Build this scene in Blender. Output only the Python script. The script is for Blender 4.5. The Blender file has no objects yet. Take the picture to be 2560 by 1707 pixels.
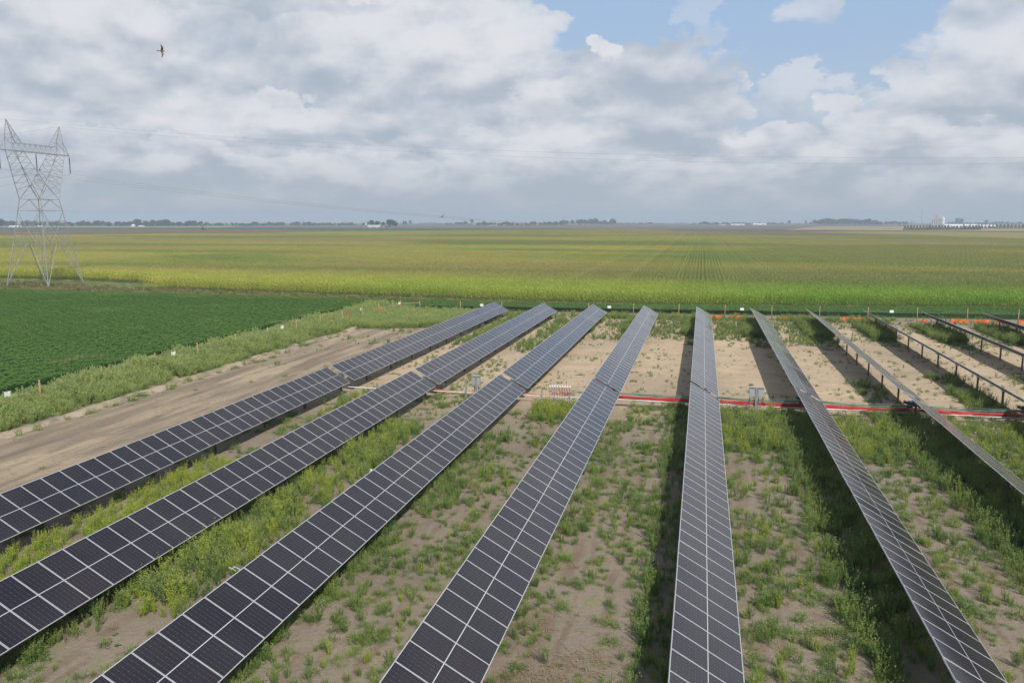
import bpy, bmesh, math, random
import numpy as np
from mathutils import Vector, Matrix
random.seed(7); rng = np.random.default_rng(7)
R = math.radians
SC = bpy.context.scene
COL = SC.collection

# ------------------------------------------------------------------ camera
PITCH, YAW, CAMH, FPX = 0.14302, 0.22282, 12.286, 2084.2
cam_d = bpy.data.cameras.new('camera'); cam = bpy.data.objects.new('camera', cam_d); COL.objects.link(cam)
cam.location = (0, 0, CAMH); cam.rotation_euler = (math.pi/2 - PITCH, 0, YAW)
cam_d.sensor_width = 36; cam_d.lens = 36*FPX/2560; cam_d.clip_end = 30000; cam_d.clip_start = 0.5
SC.camera = cam

# ------------------------------------------------------------------ sun, exposure
SUN = Vector((0.5625, -0.86, 1.0)).normalized()
sun_el = math.asin(SUN.z); sun_az = math.atan2(SUN.x, SUN.y)
sd = bpy.data.lights.new('sun', 'SUN'); sd.energy = 4.35; sd.angle = R(0.55); sd.color = (1.0, 0.93, 0.83)
so = bpy.data.objects.new('sun', sd); COL.objects.link(so)
so.rotation_euler = SUN.to_track_quat('Z', 'Y').to_euler()
SC.view_settings.view_transform = 'Standard'; SC.view_settings.look = 'None'
SC.view_settings.exposure = 0.0; SC.view_settings.gamma = 1.0
try:
    SC.cycles.volume_step_rate = 1.0
    SC.cycles.max_bounces = 6; SC.cycles.volume_bounces = 0; SC.cycles.transparent_max_bounces = 8
except Exception: pass

# ------------------------------------------------------------------ node helper
class NT:
    """small expression builder for node trees"""
    def __init__(s, tree): s.t = tree; s.n = tree.nodes; s.l = tree.links
    def put(s, sock, v):
        if v is None: return
        if hasattr(v, 'is_output'): s.l.new(v, sock)
        else:
            try: sock.default_value = v
            except Exception:
                sock.default_value = (*v, 1.0) if hasattr(v, '__len__') else v
    def m(s, op, a, b=None, c=None, clamp=False):
        n = s.n.new('ShaderNodeMath'); n.operation = op; n.use_clamp = clamp
        s.put(n.inputs[0], a); s.put(n.inputs[1], b); s.put(n.inputs[2], c); return n.outputs[0]
    def vm(s, op, a, b=None, sc=None):
        n = s.n.new('ShaderNodeVectorMath'); n.operation = op
        s.put(n.inputs[0], a); s.put(n.inputs[1], b)
        if sc is not None: s.put(n.inputs['Scale'], sc)
        return n.outputs[0]
    def comb(s, x, y, z):
        n = s.n.new('ShaderNodeCombineXYZ'); s.put(n.inputs[0], x); s.put(n.inputs[1], y); s.put(n.inputs[2], z); return n.outputs[0]
    def sep(s, v):
        n = s.n.new('ShaderNodeSeparateXYZ'); s.put(n.inputs[0], v); return n.outputs
    def noise(s, v, scale, detail=4, rough=0.55, dist=0.0):
        n = s.n.new('ShaderNodeTexNoise'); s.put(n.inputs['Vector'], v); s.put(n.inputs['Scale'], scale)
        s.put(n.inputs['Detail'], detail); s.put(n.inputs['Roughness'], rough); s.put(n.inputs['Distortion'], dist); return n.outputs[0]
    def mix(s, f, a, b):
        n = s.n.new('ShaderNodeMix'); n.data_type = 'RGBA'; s.put(n.inputs[0], f); s.put(n.inputs[6], a); s.put(n.inputs[7], b); return n.outputs[2]
    def step(s, v, lo, hi, a=0.0, b=1.0):
        n = s.n.new('ShaderNodeMapRange'); n.interpolation_type = 'SMOOTHSTEP'
        s.put(n.inputs[0], v); s.put(n.inputs[1], lo); s.put(n.inputs[2], hi); s.put(n.inputs[3], a); s.put(n.inputs[4], b); return n.outputs[0]
    def bump(s, h, strength=0.3, dist=0.05):
        n = s.n.new('ShaderNodeBump'); s.put(n.inputs['Strength'], strength); s.put(n.inputs['Distance'], dist); s.put(n.inputs['Height'], h); return n.outputs[0]

def dir_of(u, v):
    """world azimuth / elevation of a viewing direction"""
    r = np.array([math.cos(YAW), math.sin(YAW), 0]); f0 = np.array([-math.sin(YAW), math.cos(YAW), 0]); up0 = np.array([0, 0, 1.])
    fw = f0*math.cos(PITCH) - up0*math.sin(PITCH); up = up0*math.cos(PITCH) + f0*math.sin(PITCH)
    d = fw + (u-1280)/FPX*r - (v-853.5)/FPX*up
    return d/np.linalg.norm(d)
def azel(u, v):
    d = dir_of(u, v); return math.atan2(d[0], d[1]), math.asin(d[2])
def G(u, v, z=0.0):
    """surveyed position on the plain (the point at height z seen in that direction)"""
    d = dir_of(u, v); t = (z-CAMH)/d[2]; return (d[0]*t, d[1]*t)

# ------------------------------------------------------------------ world: sky with broken cloud
W = bpy.data.worlds.new("World"); SC.world = W; W.use_nodes = True
nt = NT(W.node_tree); nt.n.clear()
sky = nt.n.new('ShaderNodeTexSky'); sky.sky_type = 'NISHITA'; sky.sun_disc = False
sky.sun_elevation = sun_el; sky.sun_rotation = sun_az; sky.air_density = 1.3; sky.dust_density = 1.6; sky.altitude = 300
tc = nt.n.new('ShaderNodeTexCoord')
dv = nt.vm('NORMALIZE', tc.outputs['Generated'])
dx, dy, dz = nt.sep(dv)
az = nt.m('ARCTAN2', dx, dy); el = nt.m('ARCSINE', dz)
def ang(e_off, ox, oy, sq=1.55):          # angular sky coordinates, clouds a little wider than tall
    return nt.comb(nt.m('ADD', az, ox), nt.m('MULTIPLY', nt.m('ADD', el, e_off+oy), sq), 0.37*ox)
low = nt.step(el, R(10.5), R(2.5))        # cloud rows far away look smaller
def deck(e_off):
    big = nt.noise(ang(e_off, 3.1, 1.7), 6.5, 7, 0.50, 0.15)
    sml = nt.noise(ang(e_off, 7.3, 4.1, 2.3), 12.0, 6, 0.52, 0.15)
    return nt.m('ADD', nt.m('MULTIPLY', big, nt.m('SUBTRACT', 1.0, nt.m('MULTIPLY', low, 0.75))), nt.m('MULTIPLY', sml, nt.m('MULTIPLY', low, 0.75)))
n1 = deck(0.0); n1u = deck(0.020)
n2 = nt.noise(ang(0, 11.3, 2.2, 1.9), 3.4, 4, 0.5, 0.1)
n3 = nt.noise(ang(0, 1.3, 9.2), 22.0, 5, 0.55, 0.3)
P = ang(0, 0, 0)
w1 = nt.noise(nt.vm('ADD', P, (4.3, 0.2, 9.0)), 14.0, 6, 0.6)
w2 = nt.noise(nt.vm('ADD', P, (8.3, 5.2, 2.0)), 14.0, 6, 0.6)
azw = nt.m('ADD', az, nt.m('MULTIPLY', nt.m('SUBTRACT', w1, 0.5), 0.16))
elw = nt.m('ADD', el, nt.m('MULTIPLY', nt.m('SUBTRACT', w2, 0.5), 0.09))
def blobs(lst):
    tot = None
    for (u, v, ru, rv, w) in lst:
        a, e = azel(u, v); ra = ru/FPX; re = rv/FPX
        p = nt.m('POWER', nt.m('ABSOLUTE', nt.m('MULTIPLY', nt.m('SUBTRACT', azw, a), 1/ra)), 2.0)
        q = nt.m('POWER', nt.m('ABSOLUTE', nt.m('MULTIPLY', nt.m('SUBTRACT', elw, e), 1/re)), 2.0)
        g = nt.m('MULTIPLY', nt.m('EXPONENT', nt.m('MULTIPLY', nt.m('ADD', p, q), -1.0)), w)
        tot = g if tot is None else nt.m('ADD', tot, g)
    return tot
gap = blobs([(1640, 60, 380, 150, 0.40), (2060, 80, 300, 200, 0.46), (505, 110, 50, 80, 0.16), (1420, 70, 120, 120, .25), (1950, 240, 200, 80, .16)])
dens = nt.m('SUBTRACT', nt.m('ADD', nt.m('MULTIPLY', n1, 0.6), nt.m('MULTIPLY', n2, 0.4)), gap)
cov = nt.step(dens, 0.22, 0.40)
relief = nt.m('MULTIPLY', nt.m('SUBTRACT', n1, n1u), 3.3)
fine = nt.m('MULTIPLY', nt.m('SUBTRACT', n3, 0.5), 0.30)
rf_ = nt.m('ADD', relief, fine)
br = nt.m('ADD', nt.m('ADD', 0.42, rf_), nt.m('MULTIPLY', nt.m('SUBTRACT', n2, 0.5), 0.9))
def ramp(v): return nt.mix(nt.step(v, 0.0, 1.0), (0.42, 0.485, 0.575, 1), (0.775, 0.785, 0.825, 1))
ccol = ramp(br)
blue = nt.mix(nt.step(el, R(3), R(14)), (0.50, 0.58, 0.69, 1), (0.375, 0.53, 0.77, 1))
sky_v = nt.vm('SCALE', sky.outputs[0], sc=0.10)
bluem = nt.mix(0.12, blue, sky_v)
s1 = nt.mix(nt.m('MULTIPLY', cov, 0.95), bluem, ccol)
# individual cumulus, farthest (lowest) first: centre, half size, brightness, top-to-base gradient, opacity
PUFF = [(450, 352, 95, 34, .72, .22, .8), (620, 388, 90, 28, .66, .2, .8), (800, 372, 75, 28, .60, .2, .7), (960, 392, 70, 34, .62, .2, .7), (1130, 345, 110, 40, .58, .2, .7), (60, 262, 90, 45, .66, .2, .7),
 (1560, 392, 150, 24, .60, .2, .6), (2230, 345, 150, 46, .60, .2, .7), (1760, 345, 100, 50, .68, .2, .8), (1990, 360, 120, 34, .62, .2, .6), (340, 268, 75, 42, .72, .2, .8), (180, 330, 120, 30, .60, .2, .6), (1300, 330, 140, 26, .52, .15, .7),
 (830, 300, 150, 48, .50, .15, .7), (550, 268, 180, 44, .76, .34, .9), (1985, 290, 80, 66, .78, .22, .85), (2110, 300, 60, 36, .70, .2, .7), (1290, 262, 165, 56, .76, .24, .9), (1480, 300, 150, 34, .42, .15, .8),
 (1828, 218, 80, 50, .66, .25, .6), (1652, 236, 62, 58, .80, .2, .85), (1704, 236, 28, 22, .82, .1, .8), (1550, 262, 90, 40, .62, .2, .7),
 (300, 190, 290, 62, .34, .18, .8), (150, 90, 300, 105, .70, .32, .85), (570, 110, 115, 90, .54, .2, .7), (1000, 165, 320, 64, .36, .25, .85), (950, 82, 290, 100, .74, .34, .88), (1180, 95, 95, 90, .66, .25, .8),
 (1470, 182, 190, 80, .24, .10, .92), (1600, 50, 30, 60, .56, .1, .28), (1387, 110, 27, 27, .92, .1, .95), (1872, 12, 62, 30, .66, .15, .6), (2345, 70, 150, 105, .66, .2, .85), (2250, 205, 230, 56, .34, .15, .8), (600, 2, 260, 16, .42, .1, .7)]
for (u, v, ru, rv, b0, gr_, op) in PUFF:
    k_ = 1.0884; a, e = azel(u*k_, v*k_); ra = ru*k_/FPX*1.12; re = rv*k_/FPX*1.12
    wq = min(1.0, rv/60+.25)
    aw = nt.m('ADD', az, nt.m('MULTIPLY', nt.m('SUBTRACT', w1, 0.5), 0.17*wq)); ew = nt.m('ADD', el, nt.m('MULTIPLY', nt.m('SUBTRACT', w2, 0.5), 0.12*wq))
    p = nt.m('MULTIPLY', nt.m('SUBTRACT', aw, a), 1/ra); q = nt.m('MULTIPLY', nt.m('SUBTRACT', ew, e), 1/re)
    qq = nt.m('MAXIMUM', q, nt.m('MULTIPLY', q, -0.9))
    r2 = nt.m('ADD', nt.m('MULTIPLY', p, p), nt.m('MULTIPLY', qq, qq))
    soft = nt.step(q, -0.6, 0.6, 0.1, 0.62)
    al = nt.m('MULTIPLY', nt.step(r2, 1.15, soft), op)
    bb_ = nt.m('ADD', nt.m('ADD', nt.m('MULTIPLY', rf_, 1.0), b0), nt.m('MULTIPLY', q, gr_))
    s1 = nt.mix(al, s1, ramp(bb_))
hz = nt.step(el, R(-0.5), R(5.2), 0.97, 0.03)
s2 = nt.mix(hz, s1, (0.445, 0.50, 0.56, 1))
up = nt.step(el, R(16), R(45), 0.0, 0.85)          # overhead sky, out of view, darkened to cut fill and deepen shadows
s2 = nt.mix(up, s2, (0.27, 0.335, 0.46, 1))
bg = nt.n.new('ShaderNodeBackground'); nt.l.new(nt.vm('SCALE', s2, sc=10.0), bg.inputs[0]); bg.inputs[1].default_value = 0.1
wo = nt.n.new('ShaderNodeOutputWorld'); nt.l.new(bg.outputs[0], wo.inputs[0])
W.cycles.sampling_method = 'MANUAL'; W.cycles.sample_map_resolution = 512

# ------------------------------------------------------------------ materials
def mat(name, fn):
    m = bpy.data.materials.new(name); m.use_nodes = True; t = NT(m.node_tree)
    b = t.n['Principled BSDF']; fn(t, b); return m
def setb(t, b, col=None, rough=None, metal=None, spec=None, normal=None, ior=None):
    if col is not None: t.put(b.inputs['Base Color'], col)
    if rough is not None: t.put(b.inputs['Roughness'], rough)
    if metal is not None: t.put(b.inputs['Metallic'], metal)
    if spec is not None: t.put(b.inputs['Specular IOR Level'], spec)
    if ior is not None: t.put(b.inputs['IOR'], ior)
    if normal is not None: t.put(b.inputs['Normal'], normal)
def pos(t): return t.n.new('ShaderNodeNewGeometry').outputs['Position']
def obj_co(t): return t.n.new('ShaderNodeTexCoord').outputs['Object']
def rnd(t): return t.n.new('ShaderNodeObjectInfo').outputs['Random']
def attr(t, nm):
    a = t.n.new('ShaderNodeAttribute'); a.attribute_name = nm; return a.outputs['Fac']

def plain(name, col, rough=0.6, metal=0.0, spec=0.4, var=0.12, scale=6.0):
    def f(t, b):
        n = t.noise(obj_co(t), scale, 4, 0.6)
        c = t.mix(t.step(n, 0.3, 0.7), tuple(x*(1-var) for x in col)+(1,), tuple(min(1, x*(1+var)) for x in col)+(1,))
        setb(t, b, c, t.step(n, 0.2, 0.8, rough*0.85, min(1, rough*1.15)), metal, spec)
    return mat(name, f)
M = {}
M['alu'] = plain('aluminium_frame', (0.62, 0.63, 0.65), 0.42, 0.55, 0.5, 0.05)
M['steel'] = plain('galvanised_steel', (0.33, 0.35, 0.37), 0.55, 0.5, 0.4, 0.2, 9)
M['post'] = plain('weathered_pile_steel', (0.19, 0.17, 0.155), 0.7, 0.3, 0.3, 0.25, 9)
M['lattice'] = plain('dull_zinc_lattice', (0.34, 0.34, 0.345), 0.65, 0.25, 0.35, 0.12, 0.5)
M['insul'] = plain('brown_glass_insulator', (0.10, 0.10, 0.11), 0.4, 0.0, 0.5)
M['wire'] = plain('dull_conductor', (0.30, 0.31, 0.32), 0.6, 0.3, 0.3)
M['back'] = plain('dark_module_back', (0.028, 0.029, 0.045), 0.35, 0.0, 0.4)
M['white'] = plain('white_plastic', (0.72, 0.73, 0.74), 0.5, 0.0, 0.4, 0.04)
M['sign'] = plain('white_sign_sheet', (0.80, 0.82, 0.84), 0.5, 0.0, 0.4, 0.03)
M['greybox'] = plain('grey_enclosure_paint', (0.34, 0.365, 0.38), 0.5, 0.0, 0.4, 0.08)
M['drive'] = plain('blue_grey_gearbox', (0.085, 0.115, 0.14), 0.5, 0.3, 0.4, 0.2)
M['black'] = plain('black_flex', (0.03, 0.03, 0.035), 0.6)
M['red'] = plain('red_cable_jacket', (0.52, 0.035, 0.035), 0.5, 0, 0.35, 0.15, 12)
M['redfade'] = plain('faded_red_cable', (0.50, 0.12, 0.10), 0.5, 0, 0.35, 0.2, 12)
M['teal'] = plain('green_ground_cable', (0.10, 0.26, 0.20), 0.55, 0, 0.35, 0.2, 12)
M['wood'] = plain('fence_post_wood', (0.36, 0.235, 0.135), 0.85, 0, 0.15, 0.3, 8)
M['orange'] = plain('orange_plastic_netting', (0.66, 0.15, 0.055), 0.6, 0, 0.25, 0.25, 3)
M['trunk'] = plain('bark', (0.09, 0.07, 0.055), 0.9, 0, 0.1, 0.2)
M['farmwhite'] = plain('white_metal_cladding', (0.78, 0.78, 0.76), 0.5, 0, 0.3, 0.05)
M['roof'] = plain('grey_metal_roof', (0.45, 0.43, 0.41), 0.5, 0.1, 0.3, 0.1)
M['barnwall'] = plain('weathered_barn_wall', (0.20, 0.14, 0.12), 0.8, 0, 0.2, 0.15)
M['bin'] = plain('corrugated_bin_steel', (0.80, 0.81, 0.83), 0.4, 0.1, 0.4, 0.06)
M['concrete'] = plain('pale_concrete', (0.38, 0.37, 0.37), 0.8, 0, 0.2, 0.08)
M['feather'] = plain('brown_feathers', (0.16, 0.13, 0.10), 0.8, 0, 0.2, 0.35, 20)
M['glass'] = plain('dark_window', (0.03, 0.035, 0.04), 0.2, 0, 0.5)

def f_cells(t, b):
    co = obj_co(t); x, y, z = t.sep(co)
    def lines(c, off, pitch, w):      # 1 on grid lines
        fr = t.m('FRACT', t.m('DIVIDE', t.m('ADD', c, off), pitch))
        d = t.m('MULTIPLY', t.m('MINIMUM', fr, t.m('SUBTRACT', 1.0, fr)), pitch)
        return d
    ax = t.m('ABSOLUTE', x)
    dX = lines(t.m('SUBTRACT', ax, 0.014), 0.0, 0.0842, 0)     # half-cells, mirrored about the middle gap
    dY = lines(y, 0.4875, 0.1625, 0)
    cx = t.m('LESS_THAN', dX, 0.0007); cy = t.m('LESS_THAN', dY, 0.0012)
    fr2 = lines(t.m('SUBTRACT', ax, 0.014), 0.0, 0.1684, 0)
    dia = t.m('LESS_THAN', t.m('ADD', fr2, dY), 0.010)
    grid = t.m('MAXIMUM', t.m('MULTIPLY', cx, 0.2), t.m('MAXIMUM', t.m('MULTIPLY', cy, 0.7), t.m('MULTIPLY', dia, 0.8)))
    mid = t.m('LESS_THAN', ax, 0.010)
    edge = t.m('MAXIMUM', t.m('GREATER_THAN', ax, 1.026), t.m('GREATER_THAN', t.m('ABSOLUTE', y), 0.490))
    white = t.m('MAXIMUM', mid, edge)
    bus = lines(y, 0.4875, 0.01625, 0)                        # fine fingers, read only as a faint sheen
    busm = t.m('MULTIPLY', t.m('LESS_THAN', bus, 0.0006), 0.05)
    r = rnd(t)
    base = t.mix(r, (0.003, 0.0045, 0.014, 1), (0.008, 0.0065, 0.014, 1))
    n = t.noise(pos(t), 0.35, 3, 0.5)
    dust = t.mix(t.step(n, 0.3, 0.75, 0.006, 0.042), base, (0.34, 0.28, 0.23, 1))
    c = t.mix(t.m('MULTIPLY', t.m('MAXIMUM', grid, busm), 0.75), dust, (0.33, 0.34, 0.38, 1))
    c = t.mix(white, c, (0.62, 0.64, 0.68, 1))
    setb(t, b, c, t.step(n, 0.3, 0.7, 0.10, 0.2), 0.0, 0.5)
    b.inputs['IOR'].default_value = 1.45
    b.inputs['Specular Tint'].default_value = (1.0, 0.87, 0.83, 1); b.inputs['Sheen Weight'].default_value = 0.09; b.inputs['Sheen Roughness'].default_value = 0.55; b.inputs['Sheen Tint'].default_value = (0.85, 0.76, 0.66, 1)
M['cells'] = mat('solar_cells_under_glass', f_cells)

def f_ground(t, b):
    p = pos(t); x, y, z = t.sep(p)
    a = t.noise(p, 0.09, 5, 0.6, 0.3); bb = t.noise(p, 0.6, 5, 0.65); c = t.noise(p, 5.0, 5, 0.7); d = t.noise(p, 30.0, 3, 0.7)
    sand = t.m('MULTIPLY', t.step(y, 44.0, 62.0), t.step(y, 112.0, 100.0))
    sand = t.m('ADD', t.m('MULTIPLY', sand, 0.75), t.m('MULTIPLY', t.m('SUBTRACT', a, 0.5), 1.5), clamp=True)
    col = t.mix(sand, (0.265, 0.222, 0.175, 1), (0.60, 0.47, 0.32, 1))
    col = t.mix(t.step(bb, 0.35, 0.75, 0.0, 0.45), col, (0.33, 0.262, 0.2, 1))
    col = t.mix(t.m('MULTIPLY', t.step(a, 0.44, 0.62), t.step(y, 60.0, 45.0, 0.0, 0.65)), col, (0.165, 0.138, 0.112, 1))
    col = t.mix(t.step(c, 0.50, 0.72, 0.0, 0.55), col, (0.15, 0.112, 0.08, 1))
    # thin low growth and litter that tints the soil
    gr = t.m('MULTIPLY', t.step(t.m('ADD', t.m('MULTIPLY', bb, 0.5), t.m('MULTIPLY', t.noise(p, 1.8, 5, 0.7), 0.5)), 0.52, 0.60), t.m('SUBTRACT', 1.0, t.m('MULTIPLY', sand, 0.8)))
    col = t.mix(t.m('MULTIPLY', gr, 0.55), col, (0.20, 0.215, 0.095, 1))
    col = t.mix(t.step(d, 0.60, 0.74, 0.0, 0.5), col, (0.52, 0.44, 0.34, 1))
    lx = t.m('MULTIPLY', t.m('FRACT', t.m('DIVIDE', t.m('ADD', x, t.m('MULTIPLY', t.m('SUBTRACT', t.noise(p, 0.25, 3, 0.6), 0.5), 1.2)), 6.4314)), 6.4314)
    rut = None
    for c_, w_ in ((2.15, .22), (3.9, .16), (2.75, .10)):      # wheel and trench marks parallel to the rows
        g_ = t.m('LESS_THAN', 0.0, 1.0); g_ = t.step(t.m('ABSOLUTE', t.m('SUBTRACT', lx, c_)), w_*1.6, w_*.4)
        rut = g_ if rut is None else t.m('MAXIMUM', rut, g_)
    rut = t.m('MULTIPLY', rut, t.step(t.noise(p, 0.35, 4, 0.6), 0.42, 0.60))
    near_ = t.step(y, 58.0, 50.0)
    col = t.mix(t.m('MULTIPLY', t.m('MULTIPLY', rut, near_), 0.55), col, (0.17, 0.115, 0.08, 1))
    clod = t.noise(p, 11.0, 4, 0.75)
    col = t.mix(t.step(clod, 0.40, 0.30, 0.0, 0.45), col, (0.12, 0.09, 0.068, 1)); col = t.mix(t.step(clod, 0.60, 0.68, 0.0, 0.4), col, (0.50, 0.43, 0.34, 1))
    # the plain beyond the fence is grass and old crop
    far = t.step(y, 116.0, 120.0)
    farc = t.mix(t.step(t.noise(t.vm('MULTIPLY', p, (0.3, 1.0, 1.0)), 0.004, 4, 0.6), 0.4, 0.6), (0.17, 0.155, 0.085, 1), (0.10, 0.13, 0.06, 1))
    nearg = t.mix(t.step(bb, 0.45, 0.7), (0.10, 0.15, 0.045, 1), (0.34, 0.29, 0.16, 1))
    farc = t.mix(t.step(y, 250.0, 500.0), nearg, farc)
    col = t.mix(far, col, farc)
    h = t.m('ADD', t.m('ADD', t.m('MULTIPLY', bb, 0.6), t.m('MULTIPLY', clod, 0.12)), t.m('ADD', t.m('MULTIPLY', c, 0.25), t.m('MULTIPLY', d, 0.04)))
    setb(t, b, col, 0.95, 0, 0.1, t.bump(h, 0.9, 0.25))
M['ground'] = mat('sandy_soil', f_ground)

def f_road(t, b):
    p = pos(t); x, y, z = t.sep(p)
    s = t.vm('MULTIPLY', p, (1.0, 0.09, 1.0))
    a = t.noise(s, 0.75, 6, 0.6, 0.8); c = t.noise(p, 4.0, 5, 0.7); e = t.noise(p, 0.12, 3, 0.5)
    col = t.mix(t.step(a, 0.35, 0.66), (0.225, 0.185, 0.138, 1), (0.43, 0.345, 0.245, 1))
    col = t.mix(t.step(e, 0.4, 0.65, 0.0, 0.55), col, (0.25, 0.205, 0.155, 1))
    col = t.mix(t.step(c, 0.48, 0.72, 0, 0.45), col, (0.13, 0.105, 0.08, 1))
    wx = t.m('ADD', x, t.m('MULTIPLY', t.noise(t.vm('MULTIPLY', p, (0.0, 1.0, 0.0)), 0.05, 2, 0.5), 3.0)); rt = None
    for c_ in (-33.6, -31.9, -29.9, -28.2):
        g_ = t.step(t.m('ABSOLUTE', t.m('SUBTRACT', wx, c_)), 0.34, 0.10); rt = g_ if rt is None else t.m('MAXIMUM', rt, g_)
    col = t.mix(t.m('MULTIPLY', t.m('MULTIPLY', rt, t.step(t.noise(p, 0.3, 4, 0.6), 0.4, 0.6)), 0.5), col, (0.15, 0.12, 0.09, 1))
    f_ = t.noise(p, 22.0, 3, 0.7); col = t.mix(t.step(f_, 0.6, 0.72, 0, 0.5), col, (0.42, 0.36, 0.28, 1))
    setb(t, b, col, 0.95, 0, 0.1, t.bump(t.m('ADD', a, t.m('MULTIPLY', c, 0.5)), 0.8, 0.2))
M['road'] = mat('packed_dirt', f_road)

def field_mat(name, c1, c2, sx=0.15, scale=0.03, rough=0.95):
    def f(t, b):
        p = t.vm('MULTIPLY', pos(t), (sx, 1.0, 1.0))
        a = t.noise(p, scale, 5, 0.65); c = t.noise(p, scale*7, 4, 0.7)
        setb(t, b, t.mix(t.step(t.m('ADD', t.m('MULTIPLY', a, .7), t.m('MULTIPLY', c, .3)), 0.38, 0.62), c1+(1,), c2+(1,)), rough, 0, 0.1)
    return mat(name, f)
M['f_brown'] = field_mat('ripening_soy_field', (0.13, 0.085, 0.05), (0.19, 0.14, 0.06))
M['f_green'] = field_mat('far_green_field', (0.035, 0.09, 0.04), (0.06, 0.12, 0.055))
M['f_grey'] = field_mat('fallow_field', (0.13, 0.10, 0.085), (0.17, 0.14, 0.10))
M['f_tan'] = field_mat('stubble_field', (0.28, 0.23, 0.13), (0.33, 0.28, 0.15))
M['f_yellow'] = field_mat('yellow_crop_field', (0.27, 0.23, 0.07), (0.20, 0.20, 0.07))
M['f_dark'] = field_mat('dark_crop_field', (0.06, 0.055, 0.035), (0.09, 0.08, 0.05))
M['gravel'] = field_mat('pale_gravel', (0.22, 0.18, 0.135), (0.42, 0.35, 0.265), 1.0, 0.5)
M['soybed'] = field_mat('soy_shade', (0.045, 0.11, 0.03), (0.055, 0.13, 0.035), 0.3, 0.2)

def leaf_mat(name, fn, trans=0.35, rough=0.6, spec=0.2):
    """thin leaf: diffuse + translucent"""
    m = bpy.data.materials.new(name); m.use_nodes = True; t = NT(m.node_tree)
    b = t.n['Principled BSDF']; out = t.n['Material Output']
    c = fn(t); setb(t, b, c, rough, 0, spec)
    tr = t.n.new('ShaderNodeBsdfTranslucent'); t.l.new(c, tr.inputs[0])
    mx = t.n.new('ShaderNodeMixShader'); mx.inputs[0].default_value = trans
    t.l.new(b.outputs[0], mx.inputs[1]); t.l.new(tr.outputs[0], mx.inputs[2]); t.l.new(mx.outputs[0], out.inputs[0])
    return m
def weedcol(c_lo, c_hi, c_alt, alt=0.35, nscale=0.16, tip=None):
    def f(t):
        p = pos(t); n = t.noise(p, nscale, 4, 0.6); n2_ = t.noise(t.vm('ADD', p, (31., 7., 0.)), nscale*3.5, 3, 0.6)
        r = rnd(t); v = attr(t, 'v')
        k_ = t.m('ADD', t.m('MULTIPLY', t.step(n, 0.34, 0.66), 0.6), t.m('MULTIPLY', r, 0.4))
        c = t.mix(k_, c_lo+(1,), c_hi+(1,))
        c = t.mix(t.m('MULTIPLY', t.step(n2_, 0.54, 0.68), alt), c, c_alt+(1,))
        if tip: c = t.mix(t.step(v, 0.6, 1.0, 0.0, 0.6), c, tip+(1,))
        return c
    return f
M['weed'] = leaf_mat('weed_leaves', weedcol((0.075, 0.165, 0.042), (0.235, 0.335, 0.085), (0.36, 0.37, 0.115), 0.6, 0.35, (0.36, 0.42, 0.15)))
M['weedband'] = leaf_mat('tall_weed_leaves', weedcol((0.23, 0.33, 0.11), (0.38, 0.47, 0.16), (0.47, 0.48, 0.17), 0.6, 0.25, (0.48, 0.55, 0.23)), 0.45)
M['bright'] = leaf_mat('bright_weed_leaves', weedcol((0.24, 0.345, 0.06), (0.38, 0.45, 0.08), (0.19, 0.30, 0.05), 0.5, 0.3, (0.50, 0.52, 0.10)))
M['dry'] = leaf_mat('dry_straw', weedcol((0.28, 0.21, 0.12), (0.36, 0.29, 0.17), (0.2, 0.15, 0.1)), 0.2)
M['soy'] = leaf_mat('soybean_leaves', weedcol((0.12, 0.24, 0.05), (0.155, 0.285, 0.058), (0.20, 0.32, 0.07), 0.6, 0.04), 0.38)
M['margin'] = leaf_mat('field_margin_grass', weedcol((0.12, 0.17, 0.05), (0.25, 0.25, 0.10), (0.36, 0.31, 0.17), 0.8, 0.12), 0.3)
M['flower'] = leaf_mat('yellow_flowers', lambda t: t.mix(rnd(t), (0.75, 0.55, 0.03, 1), (0.8, 0.62, 0.05, 1)), 0.2)
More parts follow.
